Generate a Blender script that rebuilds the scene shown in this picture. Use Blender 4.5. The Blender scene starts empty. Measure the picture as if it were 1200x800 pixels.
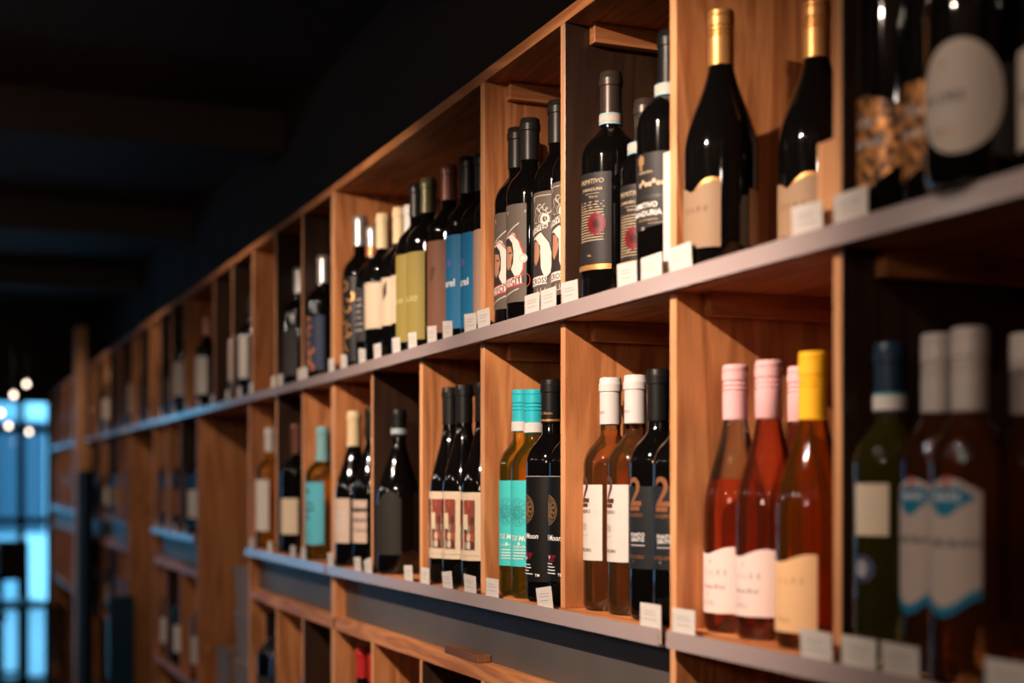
import bpy, bmesh, math, random
from math import sin, cos, pi, radians, atan2
random.seed(7)
SC = bpy.context.scene
COL = SC.collection
# ---------------------------------------------------------------- camera
EYE = 1.45            # height of the lens above the floor
D = 0.7593            # distance of the lens from the front plane of the shelving (y = 0)
cam_d = bpy.data.cameras.new('camera'); cam = bpy.data.objects.new('camera', cam_d); COL.objects.link(cam)
cam.location = (0, -D, EYE)
cam.rotation_euler = (radians(90), 0, radians(90 - 22.193))
cam_d.sensor_width = 36; cam_d.lens = 1667 * 36 / 1200
cam_d.shift_y = 172.5 / 1200
cam_d.clip_start = .02; cam_d.clip_end = 100
cam_d.dof.use_dof = True; cam_d.dof.focus_distance = 1.93; cam_d.dof.aperture_fstop = 2.5
SC.camera = cam
# ---------------------------------------------------------------- world, lights, exposure
W = bpy.data.worlds.new('daylight'); SC.world = W; W.use_nodes = True
W.node_tree.nodes['Background'].inputs[0].default_value = (.13, .44, .70, 1)
W.node_tree.nodes['Background'].inputs[1].default_value = 5.6
SC.view_settings.view_transform = 'Standard'; SC.view_settings.look = 'None'
SC.view_settings.exposure = .05; SC.view_settings.gamma = 1; SC.view_settings.use_curve_mapping = False

def spot(x, y, z, tx, ty, tz, power, ang, blend=.3, rad=.009, col=(1, .77, .60)):
    l = bpy.data.lights.new('track_spot', 'SPOT'); o = bpy.data.objects.new('track_spot', l); COL.objects.link(o)
    l.energy = power; l.spot_size = radians(ang); l.spot_blend = blend; l.shadow_soft_size = rad; l.color = col
    from mathutils import Vector
    o.location = (x, y, z)
    o.rotation_euler = (Vector((tx, ty, tz)) - Vector((x, y, z))).to_track_quat('-Z', 'Y').to_euler()
    return o
# track spots hanging over the aisle, aimed at the shelving
spot(-.84, -.95, EYE + .76, -.90, .05, EYE + .10, 14, 42, .7)
spot(-1.12, -.92, EYE + .74, -1.66, .05, EYE + .03, 128, 64, .9)
spot(-2.15, -.92, EYE + .74, -2.70, .05, EYE + .05, 82, 66, .9)
spot(-3.35, -.92, EYE + .85, -3.9, .05, EYE + .0, 26, 70, .6)
spot(-4.9, -.95, EYE + .95, -5.5, .05, EYE - .1, 22, 70, .6)
spot(-6.6, -.95, EYE + .95, -7.3, .05, EYE - .1, 22, 70, .6)
spot(-8.4, -.95, EYE + .95, -9.1, .05, EYE - .1, 22, 70, .6)
for i, (x, y, z) in enumerate(((-.5, -2.5, 2.35), (-2.3, -2.7, 2.3), (-3.9, -2.6, 2.3), (-5.8, -2.6, 2.3), (.9, -1.3, 2.4))):      # unseen points added across the aisle for glints on the bottles
    l = bpy.data.lights.new('shop_bulb', 'POINT'); l.energy = 5; l.shadow_soft_size = .022; l.color = (1, .86, .74)
    o = bpy.data.objects.new('shop_bulb', l); COL.objects.link(o); o.location = (x, y, z)
fill = bpy.data.lights.new('room_lamp', 'POINT'); fill.shadow_soft_size = .15; fill.energy = 22; fill.color = (1, .70, .50)      # unseen fill added behind the lens to lift shadows and ceiling
fo = bpy.data.objects.new('room_lamp', fill); COL.objects.link(fo); fo.location = (.4, -2.3, 2.1)
port = bpy.data.lights.new('window_portal', 'AREA'); port.shape = 'RECTANGLE'; port.size = 2.5; port.size_y = 2.1
port.cycles.is_portal = True
po = bpy.data.objects.new('window_portal', port); COL.objects.link(po)
po.location = (-10.6, -1.2, .98); po.rotation_euler = (0, radians(-90), 0)

# ---------------------------------------------------------------- materials
def newmat(name):
    m = bpy.data.materials.new(name); m.use_nodes = True
    nt = m.node_tree; return m, nt, nt.nodes, nt.links, nt.nodes['Principled BSDF']
def plain(name, col, rough=.5, metal=0, spec=.5, bump=0, bscale=200, coat=0, var=0, emit=None, estr=1):
    m, nt, n, l, p = newmat(name)
    p.inputs['Base Color'].default_value = (*col, 1); p.inputs['Roughness'].default_value = rough
    p.inputs['Metallic'].default_value = metal; p.inputs['Specular IOR Level'].default_value = spec
    p.inputs['Coat Weight'].default_value = coat; p.inputs['Coat Roughness'].default_value = .05
    if emit:
        p.inputs['Emission Color'].default_value = (*emit, 1); p.inputs['Emission Strength'].default_value = estr
    if bump or var:
        tc = n.new('ShaderNodeTexCoord'); no = n.new('ShaderNodeTexNoise'); no.inputs['Scale'].default_value = bscale
        no.inputs['Detail'].default_value = 4; l.new(tc.outputs['Object'], no.inputs['Vector'])
        if bump:
            b = n.new('ShaderNodeBump'); b.inputs['Strength'].default_value = bump; b.inputs['Distance'].default_value = .001
            l.new(no.outputs['Fac'], b.inputs['Height']); l.new(b.outputs[0], p.inputs['Normal'])
        if var:
            mx = n.new('ShaderNodeMix'); mx.data_type = 'RGBA'
            mx.inputs[6].default_value = (*[c * (1 - var) for c in col], 1); mx.inputs[7].default_value = (*[min(1, c * (1 + var)) for c in col], 1)
            l.new(no.outputs['Fac'], mx.inputs[0]); l.new(mx.outputs[2], p.inputs['Base Color'])
    return m
def wood(name, light, dark, axis, rough=.5, knots=True, seed=0.0):
    """sawn softwood board: growth-ring streaks along one axis, fine fibre, a few knots"""
    m, nt, n, l, p = newmat(name)
    tc = n.new('ShaderNodeTexCoord'); mp = n.new('ShaderNodeMapping'); l.new(tc.outputs['Object'], mp.inputs['Vector'])
    sc = [14, 14, 14]; sc['xyz'.index(axis)] = 1.3; mp.inputs['Scale'].default_value = sc
    oi = n.new('ShaderNodeObjectInfo'); ad = n.new('ShaderNodeVectorMath'); ad.operation = 'ADD'
    ml = n.new('ShaderNodeMath'); ml.operation = 'MULTIPLY'; ml.inputs[1].default_value = 9 + seed
    l.new(oi.outputs['Random'], ml.inputs[0]); l.new(mp.outputs[0], ad.inputs[0]); l.new(ml.outputs[0], ad.inputs[1])
    n1 = n.new('ShaderNodeTexNoise'); n1.inputs['Scale'].default_value = 1.0; n1.inputs['Detail'].default_value = 3; n1.inputs['Distortion'].default_value = .6
    l.new(ad.outputs[0], n1.inputs['Vector'])
    w = n.new('ShaderNodeMath'); w.operation = 'MULTIPLY'; w.inputs[1].default_value = 42; l.new(n1.outputs['Fac'], w.inputs[0])
    sn = n.new('ShaderNodeMath'); sn.operation = 'SINE'; l.new(w.outputs[0], sn.inputs[0])
    mr = n.new('ShaderNodeMapRange'); mr.inputs[1].default_value = -1; mr.inputs[2].default_value = 1; mr.inputs[3].default_value = 0; mr.inputs[4].default_value = .5
    l.new(sn.outputs[0], mr.inputs[0])
    n2 = n.new('ShaderNodeTexNoise'); n2.inputs['Scale'].default_value = 16; n2.inputs['Detail'].default_value = 4; l.new(ad.outputs[0], n2.inputs['Vector'])
    m2 = n.new('ShaderNodeMath'); m2.operation = 'MULTIPLY'; m2.inputs[1].default_value = .55; l.new(n2.outputs['Fac'], m2.inputs[0])
    sm = n.new('ShaderNodeMath'); sm.operation = 'ADD'; l.new(mr.outputs[0], sm.inputs[0]); l.new(m2.outputs[0], sm.inputs[1])
    fac = sm
    if knots:
        vm = n.new('ShaderNodeMapping'); s2 = [6, 6, 6]; s2['xyz'.index(axis)] = 3.4; vm.inputs['Scale'].default_value = s2
        l.new(tc.outputs['Object'], vm.inputs['Vector'])
        a2 = n.new('ShaderNodeVectorMath'); a2.operation = 'ADD'; l.new(vm.outputs[0], a2.inputs[0]); l.new(ml.outputs[0], a2.inputs[1])
        vo = n.new('ShaderNodeTexVoronoi'); vo.inputs['Scale'].default_value = 1.0; l.new(a2.outputs[0], vo.inputs['Vector'])
        kr = n.new('ShaderNodeMapRange'); kr.inputs[1].default_value = .04; kr.inputs[2].default_value = .10; kr.inputs[3].default_value = .6; kr.inputs[4].default_value = 0
        l.new(vo.outputs['Distance'], kr.inputs[0])
        k2 = n.new('ShaderNodeMath'); k2.operation = 'ADD'; l.new(sm.outputs[0], k2.inputs[0]); l.new(kr.outputs[0], k2.inputs[1]); fac = k2
    mx = n.new('ShaderNodeMix'); mx.data_type = 'RGBA'; mx.inputs[6].default_value = (*light, 1); mx.inputs[7].default_value = (*dark, 1)
    l.new(fac.outputs[0], mx.inputs[0]); l.new(mx.outputs[2], p.inputs['Base Color'])
    p.inputs['Roughness'].default_value = rough
    b = n.new('ShaderNodeBump'); b.inputs['Strength'].default_value = .25; b.inputs['Distance'].default_value = .0006
    l.new(fac.outputs[0], b.inputs['Height']); l.new(b.outputs[0], p.inputs['Normal'])
    return m
def glass(name, col, mixr=.18, rough=.02, cloud=.035):
    """coloured bottle glass with what is inside it: part straight tint, part refraction, a clear gloss on top"""
    m, nt, n, l, p = newmat(name); n.remove(p); out = n['Material Output']
    tr = n.new('ShaderNodeBsdfTransparent'); tr.inputs[0].default_value = (*col, 1)
    gl = n.new('ShaderNodeBsdfGlass'); gl.inputs['Color'].default_value = (*col, 1); gl.inputs['Roughness'].default_value = rough; gl.inputs['IOR'].default_value = 1.34
    mx = n.new('ShaderNodeMixShader'); mx.inputs[0].default_value = mixr; l.new(tr.outputs[0], mx.inputs[1]); l.new(gl.outputs[0], mx.inputs[2])
    df = n.new('ShaderNodeBsdfDiffuse'); df.inputs[0].default_value = (*[c ** 2.2 for c in col], 1)      # the wine's own cloudiness
    md = n.new('ShaderNodeMixShader'); md.inputs[0].default_value = cloud; l.new(mx.outputs[0], md.inputs[1]); l.new(df.outputs[0], md.inputs[2]); mx = md
    go = n.new('ShaderNodeBsdfGlossy'); go.inputs['Roughness'].default_value = .04
    fr = n.new('ShaderNodeFresnel'); fr.inputs[0].default_value = 1.5
    m2 = n.new('ShaderNodeMixShader'); l.new(fr.outputs[0], m2.inputs[0]); l.new(mx.outputs[0], m2.inputs[1]); l.new(go.outputs[0], m2.inputs[2])
    l.new(m2.outputs[0], out.inputs['Surface']); return m

WL, WD = (.72, .305, .115), (.30, .092, .026)
M = {
 'wood_z': wood('pine_upright', WL, WD, 'z'), 'wood_x': wood('pine_board', WL, WD, 'x'), 'wood_y': wood('pine_batten', WL, WD, 'y'),
 'wood_edge': wood('pine_front_edge', (.80, .42, .20), (.52, .22, .09), 'z', knots=False),
 'stain_z': wood('walnut_stained_face', (.055, .026, .014), (.022, .011, .008), 'z', rough=.35, knots=False),  # stained sides, and shade put into the colour of one unlit side
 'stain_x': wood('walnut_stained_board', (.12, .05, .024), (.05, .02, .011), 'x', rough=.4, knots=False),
 'metal': plain('dark_steel', (.10, .085, .075), .5, .15, var=.25, bscale=9),
 'black_metal': plain('black_steel', (.012, .012, .013), .4, .2),
 'wall': plain('dark_plaster', (.028, .018, .013), .8, bump=.3, bscale=60, var=.2),
 'ceiling': plain('dark_ceiling_paint', (.075, .050, .038), .85, bump=.2, bscale=40, var=.3),
 'floor': wood('dark_floor_boards', (.05, .03, .02), (.02, .012, .009), 'x', rough=.22, knots=False),
 'dark_glass': plain('black_wine_glass', (.0025, .0022, .0022), .045, 0, .5, coat=.3),
 'olive_glass': glass('olive_glass_white_wine', (.72, .70, .30)),
 'rose': glass('pale_rose_wine', (.97, .68, .42)), 'clear': glass('clear_glass', (.96, .95, .93), .2, cloud=0),
 'pink': glass('deep_rose_wine', (.98, .46, .30)), 'amber': glass('amber_wine', (.98, .58, .20)), 'yellow': glass('golden_white_wine', (.99, .80, .30)),
 'copper_wine': glass('copper_rose_wine', (.90, .56, .34)),
 'paper': plain('white_paper', (.66, .61, .57), .6, bump=.05), 'cream': plain('cream_paper', (.62, .50, .36), .6),
 'print': plain('grey_print', (.34, .32, .34), .7), 'black': plain('black_ink', (.012, .011, .011), .5),
 'white': plain('white_ink', (.85, .83, .80), .5),
}
_m, _nt, _n, _l, _p = newmat('clear_rail_plastic')                 # milky clear strip with a glossy face
_p.inputs['Base Color'].default_value = (.86, .68, .68, 1); _p.inputs['Roughness'].default_value = .3
_t = _n.new('ShaderNodeBsdfTransparent'); _t.inputs[0].default_value = (.96, .94, .98, 1); _x = _n.new('ShaderNodeMixShader'); _x.inputs[0].default_value = .5
_g = _n.new('ShaderNodeBsdfGlossy'); _g.inputs['Roughness'].default_value = .13; _f = _n.new('ShaderNodeFresnel'); _f.inputs[0].default_value = 1.5; _y = _n.new('ShaderNodeMixShader')
_l.new(_t.outputs[0], _x.inputs[1]); _l.new(_p.outputs[0], _x.inputs[2]); _l.new(_f.outputs[0], _y.inputs[0]); _l.new(_x.outputs[0], _y.inputs[1]); _l.new(_g.outputs[0], _y.inputs[2])
_l.new(_y.outputs[0], _n['Material Output'].inputs['Surface'])
M['rail'] = _m
def C(name, col, rough=.5, metal=0, **k):
    key = 'c_' + name
    k.setdefault('spec', .3)
    if key not in M: M[key] = plain(name, col, rough, metal, **k)
    return M[key]

# ---------------------------------------------------------------- mesh helpers
def mesh(name, V, F, mats, parent=None, mi=None, smooth=False, loc=None):
    me = bpy.data.meshes.new(name); me.from_pydata(V, [], F)
    for m in (mats if isinstance(mats, (list, tuple)) else [mats]): me.materials.append(m)
    if mi: me.polygons.foreach_set('material_index', mi)
    if smooth is True: me.polygons.foreach_set('use_smooth', [True] * len(F))
    elif smooth: me.polygons.foreach_set('use_smooth', smooth)
    me.update()
    if smooth and name in ('capsule', 'glass', 'band', 'bulb'): me.set_sharp_from_angle(angle=radians(38))
    o = bpy.data.objects.new(name, me); COL.objects.link(o)
    if parent: o.parent = parent
    if loc: o.location = loc
    return o
class G:
    """collects geometry for ONE mesh"""
    def __init__(s): s.V = []; s.F = []; s.I = []; s.S = []
    def add(s, V, F, mi=0, sm=False):
        b = len(s.V); s.V += V; s.F += [tuple(i + b for i in f) for f in F]; s.I += [mi] * len(F); s.S += [sm] * len(F)
    def box(s, x0, x1, y0, y1, z0, z1, mi=0, faces=None, c=.0):
        V = [(x, y, z) for x in (x0, x1) for y in (y0, y1) for z in (z0, z1)]
        F = [(0, 1, 3, 2), (4, 6, 7, 5), (0, 4, 5, 1), (2, 3, 7, 6), (0, 2, 6, 4), (1, 5, 7, 3)]   # -x +x -y +y -z +z
        b = len(s.V); s.V += V; s.F += [tuple(i + b for i in f) for f in F]
        s.I += (faces or [mi] * 6); s.S += [False] * 6
    def slab(s, x0, x1, y0, y1, za, zb, t, faces=None):
        """board from x0 to x1, top at za / zb at its ends, thickness t"""
        V = []
        for x, z in ((x0, za), (x1, zb)):
            for y in (y0, y1):
                V += [(x, y, z - t), (x, y, z)]
        F = [(0, 1, 3, 2), (4, 6, 7, 5), (0, 4, 5, 1), (2, 3, 7, 6), (0, 2, 6, 4), (1, 5, 7, 3)]
        s.add(V, F); 
        if faces: s.I[-6:] = faces
    def lathe(s, prof, seg=40, mi=0, mis=None, cx=0, cy=0, sm=True):
        V = []; F = []; I = []
        for r, z in prof:
            for k in range(seg):
                a = 2 * pi * k / seg; V.append((cx + r * cos(a), cy + r * sin(a), z))
        for i in range(len(prof) - 1):
            for k in range(seg):
                k2 = (k + 1) % seg
                F.append((i * seg + k, i * seg + k2, (i + 1) * seg + k2, (i + 1) * seg + k)); I.append(mis[i] if mis else mi)
        b = len(s.V); s.V += V; s.F += [tuple(i + b for i in f) for f in F]; s.I += I; s.S += [sm] * len(F)
    def out(s, name, mats, parent=None, loc=None): return mesh(name, s.V, s.F, mats, parent, s.I, s.S, loc)
def empty(name, loc, label=None, cat=None, group=None):
    o = bpy.data.objects.new(name, None); COL.objects.link(o); o.location = loc; o.empty_display_size = .05
    tag(o, label, cat, group); return o
def tag(o, label=None, cat=None, group=None, kind=None):
    if label: o['label'] = label
    if cat: o['category'] = cat
    if group: o['group'] = group
    if kind: o['kind'] = kind
    return o
def bevel(o, w=.0008):
    b = o.modifiers.new('bevel', 'BEVEL'); b.width = w; b.segments = 1; b.limit_method = 'ANGLE'; return o
# ---------------------------------------------------------------- the room
def struct(name, g, mats): return tag(g.out(name, mats), kind='structure')
XL, XR, YB, YF, CEIL = -10.6, 2.6, .345, -3.3, 2.72
g = G(); g.box(XL - .2, XR + .1, YF - .1, YB + .1, -.06, 0); struct('floor', g, M['floor'])
g = G(); g.box(XL - .2, XR + .1, YF - .1, YB + .1, CEIL, CEIL + .1); struct('ceiling', g, M['ceiling'])
g = G(); g.box(XL - .2, XR + .1, YB, YB + .1, 0, CEIL); struct('wall_back', g, M['wall'])
g = G(); g.box(XL - .2, XR + .1, YF - .1, YF, 0, CEIL); struct('wall_front', g, M['wall'])
g = G(); g.box(XR, XR + .1, YF, YB, 0, CEIL); struct('wall_right', g, M['wall'])
# left end wall round the glazed front
g = G(); WY0, WY1, WZ = -2.45, .05, 2.10
g.box(XL - .1, XL, YF, WY0, 0, CEIL); g.box(XL - .1, XL, WY1, YB, 0, CEIL); g.box(XL - .1, XL, WY0, WY1, WZ, CEIL)
struct('wall_left', g, M['wall'])
win = empty('window_1', (XL, (WY0 + WY1) / 2, 0)); tag(win, kind='structure')
def wpart(name, x0, x1, y0, y1, z0, z1, m):
    g = G(); yc = (WY0 + WY1) / 2; g.box(x0 - XL, x1 - XL, y0 - yc, y1 - yc, z0, z1); return g.out(name, m, win)
for y in (WY0, -1.62, -.98, -.20, WY1 - .05): wpart('mullion', XL - .06, XL, y, y + .05, 0, WZ, M['black_metal'])
wpart('transom', XL - .06, XL + .005, WY0, WY1, 1.84, 1.90, M['black_metal'])
wpart('transom', XL - .06, XL, WY0, WY1, 2.06, WZ, M['black_metal'])
wpart('transom', XL - .06, XL + .004, WY0, WY1, 1.20, 1.25, M['black_metal'])
wpart('transom', XL - .06, XL, WY0, WY1, 0, .08, M['black_metal'])
pg = glass('window_glass', (.97, .98, 1), .0, cloud=0)
for a, b in ((WY0 + .05, -1.62), (-1.57, -.98), (-.93, -.20), (-.15, WY1 - .05)):
    for z0, z1 in ((.08, 1.20), (1.25, 1.84), (1.90, 2.06)): wpart('pane', XL - .035, XL - .03, a, b, z0, z1, pg)
# street outside: pale facade and paving
g = G(); g.box(-19, -18.6, -6, 3.6, -.1, 4.2)
fa = empty('building', (-18.6, -1, 0), 'pale building across the street seen through the glazed front', 'building')
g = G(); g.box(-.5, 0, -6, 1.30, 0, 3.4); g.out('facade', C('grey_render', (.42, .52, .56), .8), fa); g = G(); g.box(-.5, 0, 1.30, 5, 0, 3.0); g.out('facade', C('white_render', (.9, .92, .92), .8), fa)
for i, y in enumerate((-3.2, -1.3, .55, 2.4)):
    g = G(); g.box(-.02, .03, y, y + 1.0, .9, 2.3); g.out('window', C('facade_glass', (.05, .09, .12), .1), fa)
g = G(); g.box(-19.2, XL - .12, -7, 5, -.12, -.02); struct('trim_1', g, C('paving', (.3, .32, .33), .8))
# ceiling beams
for i, x in enumerate((-1.2, -3.0, -4.8, -6.6, -8.4)):
    b = G(); b.box(-.07, .07, YF + 0.005, YB - .005, -.14, -.002)
    o = b.out('trim_%d' % (i + 2), M['ceiling']); o.location = (x, 0, CEIL); tag(o, kind='structure')

# ---------------------------------------------------------------- shelving
ZM, ZL, ZT, ZG, ZB = .2365, -.155, .6205, -.262, -.62        # middle shelf, lower shelf, top board, ledge, bottom shelf (tops, from lens height)
TH = .019; DEPTH = .30
def zo(s): return .006 * max(0, s - 2.83)
class Unit:
    def __init__(u, s0, s1, label, name='shelving_unit'):
        u.x = -(s0 + s1) / 2; u.e = empty(name, (u.x, 0, 0), label, 'shelving'); u.s0 = s0; u.s1 = s1
    def slab(u, name, s0, s1, y0, y1, z, t, mats, faces=None, label=None):
        g = G(); g.slab(-s1 - u.x, -s0 - u.x, y0, y1, EYE + z + zo(s1), EYE + z + zo(s0), t, faces)
        o = g.out(name, mats, u.e); 
        if label: o['label'] = label
        return o
    def upright(u, s0, th, z0, z1, mats, y0=0, y1=DEPTH, stained=False, name='upright'):
        """s0 = face nearest the camera"""
        o_ = zo(s0); g = G(); g.box(-s0 - th - u.x, -s0 - u.x, y0, y1, EYE + z0 + o_, EYE + z1 + o_, faces=[0, 2 if stained else 0, 1, 0, 0, 0])
        o = g.out(name, [M['wood_z'], M['wood_edge'], M['stain_z']], u.e); bevel(o)
        if stained: o['label'] = 'dark stained upright with a pale front edge'
        return o
    def battens(u, s, z, y0=.035, stained=False):
        """support strips on the face of an upright, just under a board"""
        g = G(); g.box(-s - u.x + .0003, -s - u.x + .016, y0, DEPTH - .004, EYE + z - .026 + zo(s), EYE + z - .0005 + zo(s))
        o = g.out('batten', [M['wood_y']], u.e); bevel(o); return o
    def rail(u, s0, s1, z):
        g = G(); g.slab(-s1 - u.x, -s0 - u.x, -.0135, -.0123, EYE + z + zo(s1), EYE + z + zo(s0), .0195)
        o = g.out('price_rail', M['rail'], u.e); o['label'] = 'clear plastic price rail'
        g2 = G(); g2.slab(-s1 - u.x, -s0 - u.x, -.0123, 0, EYE + z - .0183 + zo(s1), EYE + z - .0183 + zo(s0), .0012); g2.out('rail_lip', M['rail'], o)
        return o
MIDU, LOWU = ZM - TH, ZL - TH
def basics(u, top=True, low=None):
    u.slab('top_board', u.s0, u.s1, 0, DEPTH, ZT, .0165, [M['wood_x']])
    u.slab('shelf_board', u.s0, u.s1, 0, DEPTH, ZM, TH, [M['wood_x']])
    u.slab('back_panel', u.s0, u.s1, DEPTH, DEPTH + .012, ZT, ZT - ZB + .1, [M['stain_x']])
    u.rail(u.s0 + .002, u.s1 - .002, ZM)
def lowpart(u, a, b, panel=True, board=True):
    u.slab('shelf_board', a, b, 0, DEPTH, ZL, TH, [M['wood_x']]); u.rail(a + .002, b - .002, ZL)
    if panel:
        o = u.slab('drawer_front', a + .001, b - .001, .022, .03, LOWU - .0005, LOWU - ZG, [M['metal']], label='dark grey metal drawer front')
        u.slab('ledge', a, b, 0, DEPTH, ZG, .024, [M['wood_x']])
    u.slab('bottom_shelf', a, b, 0, DEPTH, ZB, TH, [M['wood_x']])

# nearest unit
R = Unit(.48, 2.83, 'pine wine shelving nearest the lens, with rose bottles and four full-height uprights')
basics(R); lowpart(R, 1.397, 2.83); lowpart(R, .494, 1.383, panel=False)
tall = [(.48, .014, False), (1.383, .014, False), (2.815, .015, False)]
for s, t, st in tall:
    R.upright(s, t, -1.447, LOWU, None); R.upright(s, t, ZL, MIDU, None); R.upright(s, t, ZM, ZT - .0165, None)
    R.upright(s + .0005, t - .001, LOWU, ZL, None, y0=-.0005, y1=-.0002, name='edge_cap') if s == 1.383 else None
R.upright(.77, .014, ZL, MIDU, None); R.upright(.77, .014, ZM, ZT - .0165, None)
R.upright(1.074, .014, ZL, MIDU, None, stained=True); R.upright(1.074, .014, ZM, ZT - .0165, None, stained=True)  # side turned from the lamps: its shade is put into the dark colour
R.upright(1.68, .014, ZL, MIDU, None); R.upright(1.68, .014, ZM, ZT - .0165, None, stained=True)
R.upright(1.97, .016, ZL, MIDU, None); R.upright(1.97, .016, ZM, ZT - .0165, None)
R.upright(2.258, .014, ZL, MIDU, None); R.upright(2.543, .014, ZL, MIDU, None, stained=True)
for s in (1.68, 1.97, 2.258, 2.543): R.upright(s, .014, ZB, ZG - .024, None, stained=(s in (1.68, 2.258)))
for s in (1.383, 1.68, 1.97, 2.815, 1.074): R.battens(s, MIDU)
for s in (1.97, 1.68): R.battens(s, ZT - .0165)
# a short filler strip stands beside the upright at the copper-labelled bottles
g = G(); g.box(-1.113 - R.x, -1.0885 - R.x, .0, .018, EYE + ZM, EYE + .319); o = g.out('filler_strip', [M['wood_edge']], R.e); bevel(o)

def cells(u, s_list, z0, z1, st=()):
    for i, s in enumerate(s_list): u.upright(s, .016, z0, z1, None, stained=(i in st))
TOPS = [2.815 + .26425 * k for k in range(1, 29)]
# second unit: three low cells, then an open niche
L1 = Unit(2.83, 4.438, 'second pine wine shelving unit along the wall, with an open niche holding grey crates')
basics(L1); lowpart(L1, 2.845, 3.648)
L1.upright(2.83, .015, -1.447, MIDU - 0, None); L1.upright(2.83, .015, ZM, ZT - .0165, None)
L1.upright(3.648, .018, -1.447, MIDU, None); L1.upright(4.422, .016, -1.447, MIDU, None)
cells(L1, [3.076, 3.335], ZL, MIDU, (1,)); cells(L1, [3.076, 3.335], ZB, ZG - .024, (0,))
cells(L1, [s for s in TOPS if 2.9 < s < 4.4], ZM, ZT - .0165, (0, 1, 3, 4)); L1.battens(3.648, MIDU)
L1.slab('bottom_shelf', 3.666, 4.422, 0, DEPTH, ZB, TH, [M['wood_x']])
L2 = Unit(4.438, 6.109, 'third pine wine shelving unit, halfway down the wall')
basics(L2); lowpart(L2, 4.438, 5.352)
L2.upright(5.352, .016, -1.447, MIDU, None)
cells(L2, [4.75, 5.05], ZL, MIDU, (0,)); cells(L2, [4.75, 5.05], ZB, ZG - .024, (1,))
cells(L2, [s for s in TOPS if 4.45 < s < 6.05], ZM, ZT - .0165, (1, 2, 4))
L3 = Unit(6.109, 7.86, 'fourth pine wine shelving unit, well blurred towards the street end')
basics(L3); lowpart(L3, 6.125, 7.85)
L3.upright(6.109, .016, -1.447, MIDU, None); L3.upright(7.845, .015, -1.447, MIDU, None)
cells(L3, [6.45, 6.8, 7.15, 7.5], ZL, MIDU, (1, 3)); cells(L3, [6.45, 6.8, 7.15, 7.5], ZB, ZG - .024, (1, 3))
cells(L3, [s for s in TOPS if 6.15 < s < 7.82], ZM, ZT - .0165, (0, 2, 4))
L4 = Unit(7.86, 10.2, 'last pine wine shelving unit beside the bright glazed street front')
basics(L4); lowpart(L4, 8.35, 10.185)
L4.upright(8.32, .03, -1.447, MIDU, None); L4.upright(10.185, .015, -1.447, ZT - .0165, None)
cells(L4, [8.7, 9.1, 9.5, 9.9], ZL, MIDU, ()); cells(L4, [8.7, 9.1, 9.5, 9.9], ZB, ZG - .024, ())
cells(L4, [s for s in TOPS if 7.88 < s < 10.15], ZM, ZT - .0165, (1, 3, 5))
g = G(); g.box(-.05, .05, -.028, .028, 0, EYE + .83); o = g.out('wooden_post', M['wood_edge']); o.location = (-7.62, -.05, 0)
tag(o, 'pale square wooden post rising above the far shelves', 'post'); bevel(o, .003)
g = G(); g.box(-.2, .2, -.02, .02, 0, EYE + .09); o = g.out('door_panel', C('black_laminate', (.012, .012, .013), .8, spec=.05)); o.location = (0, 0, 0)
o.location = (-7.28, -.06, 0); tag(o, 'tall black panel leaning against the far shelves', 'panel'); bevel(o, .003)
# glossy board with a bright edge, standing between third and fourth units
g = G(); g.box(-.012, .012, -.05, .05, 0, 1.03); o = g.out('display_board', C('glossy_black_board', (.02, .05, .08), .08)); o.location = (-5.75, -.07, 0)
tag(o, 'dark glossy display board on the floor before the third shelving unit', 'board'); bevel(o, .002)
# grey crates in the niche
crate_m = plain('grey_translucent_plastic', (.26, .18, .145), .6, bump=.1, bscale=30)
zc = EYE + ZB + zo(3.97) + .0003
for i, (hh, lab) in enumerate(((.145, 'grey plastic crate, lowest of the niche stack'), (.13, 'grey plastic crate in the middle of the niche stack'), (.125, 'grey plastic crate, topmost of the niche stack'))):
    e = empty('storage_crate', (-3.83, .14, zc), lab, 'crate', 'crates stacked in the niche')
    g = G(); wx, wy = .13, .12
    V = []; 
    for k, (a, z) in enumerate(((.92, 0), (1, hh - .012), (.96, hh - .012), (.88, .006))):
        V += [(-wx * a, -wy * a, z), (wx * a, -wy * a, z), (wx * a, wy * a, z), (-wx * a, wy * a, z)]
    F = [(3, 2, 1, 0)] + [(k * 4 + j, k * 4 + (j + 1) % 4, k * 4 + 4 + (j + 1) % 4, k * 4 + 4 + j) for k in range(3) for j in range(4)] + [(12, 13, 14, 15)]
    g.add(V, F); g.out('tub', crate_m, e)
    g = G(); g.box(-wx - .004, wx + .004, -wy - .004, wy + .004, hh - .012, hh - .001); b = g.out('lid', crate_m, e); bevel(b, .003)
    zc += hh
e = empty('storage_crate', (-4.18, .14, EYE + ZB + zo(4.28) + .0003), 'small grey crate beside the niche stack', 'crate')
g = G(); g.box(-.09, .09, -.11, .11, 0, .13); g.out('tub', crate_m, e); g = G(); g.box(-.095, .095, -.115, .115, .13, .142); g.out('lid', crate_m, e)
# wooden block on the ledge
g = G(); g.box(-.075, .075, -.011, .0115, 0, .012); o = g.out('wooden_block', wood('dark_offcut', (.22, .09, .04), (.1, .04, .02), 'x')); o.location = (-2.07, .0095, EYE + ZG + .0002)
tag(o, 'small dark brown wooden offcut lying on the ledge below the lower shelf', 'block'); bevel(o, .0015)
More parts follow.
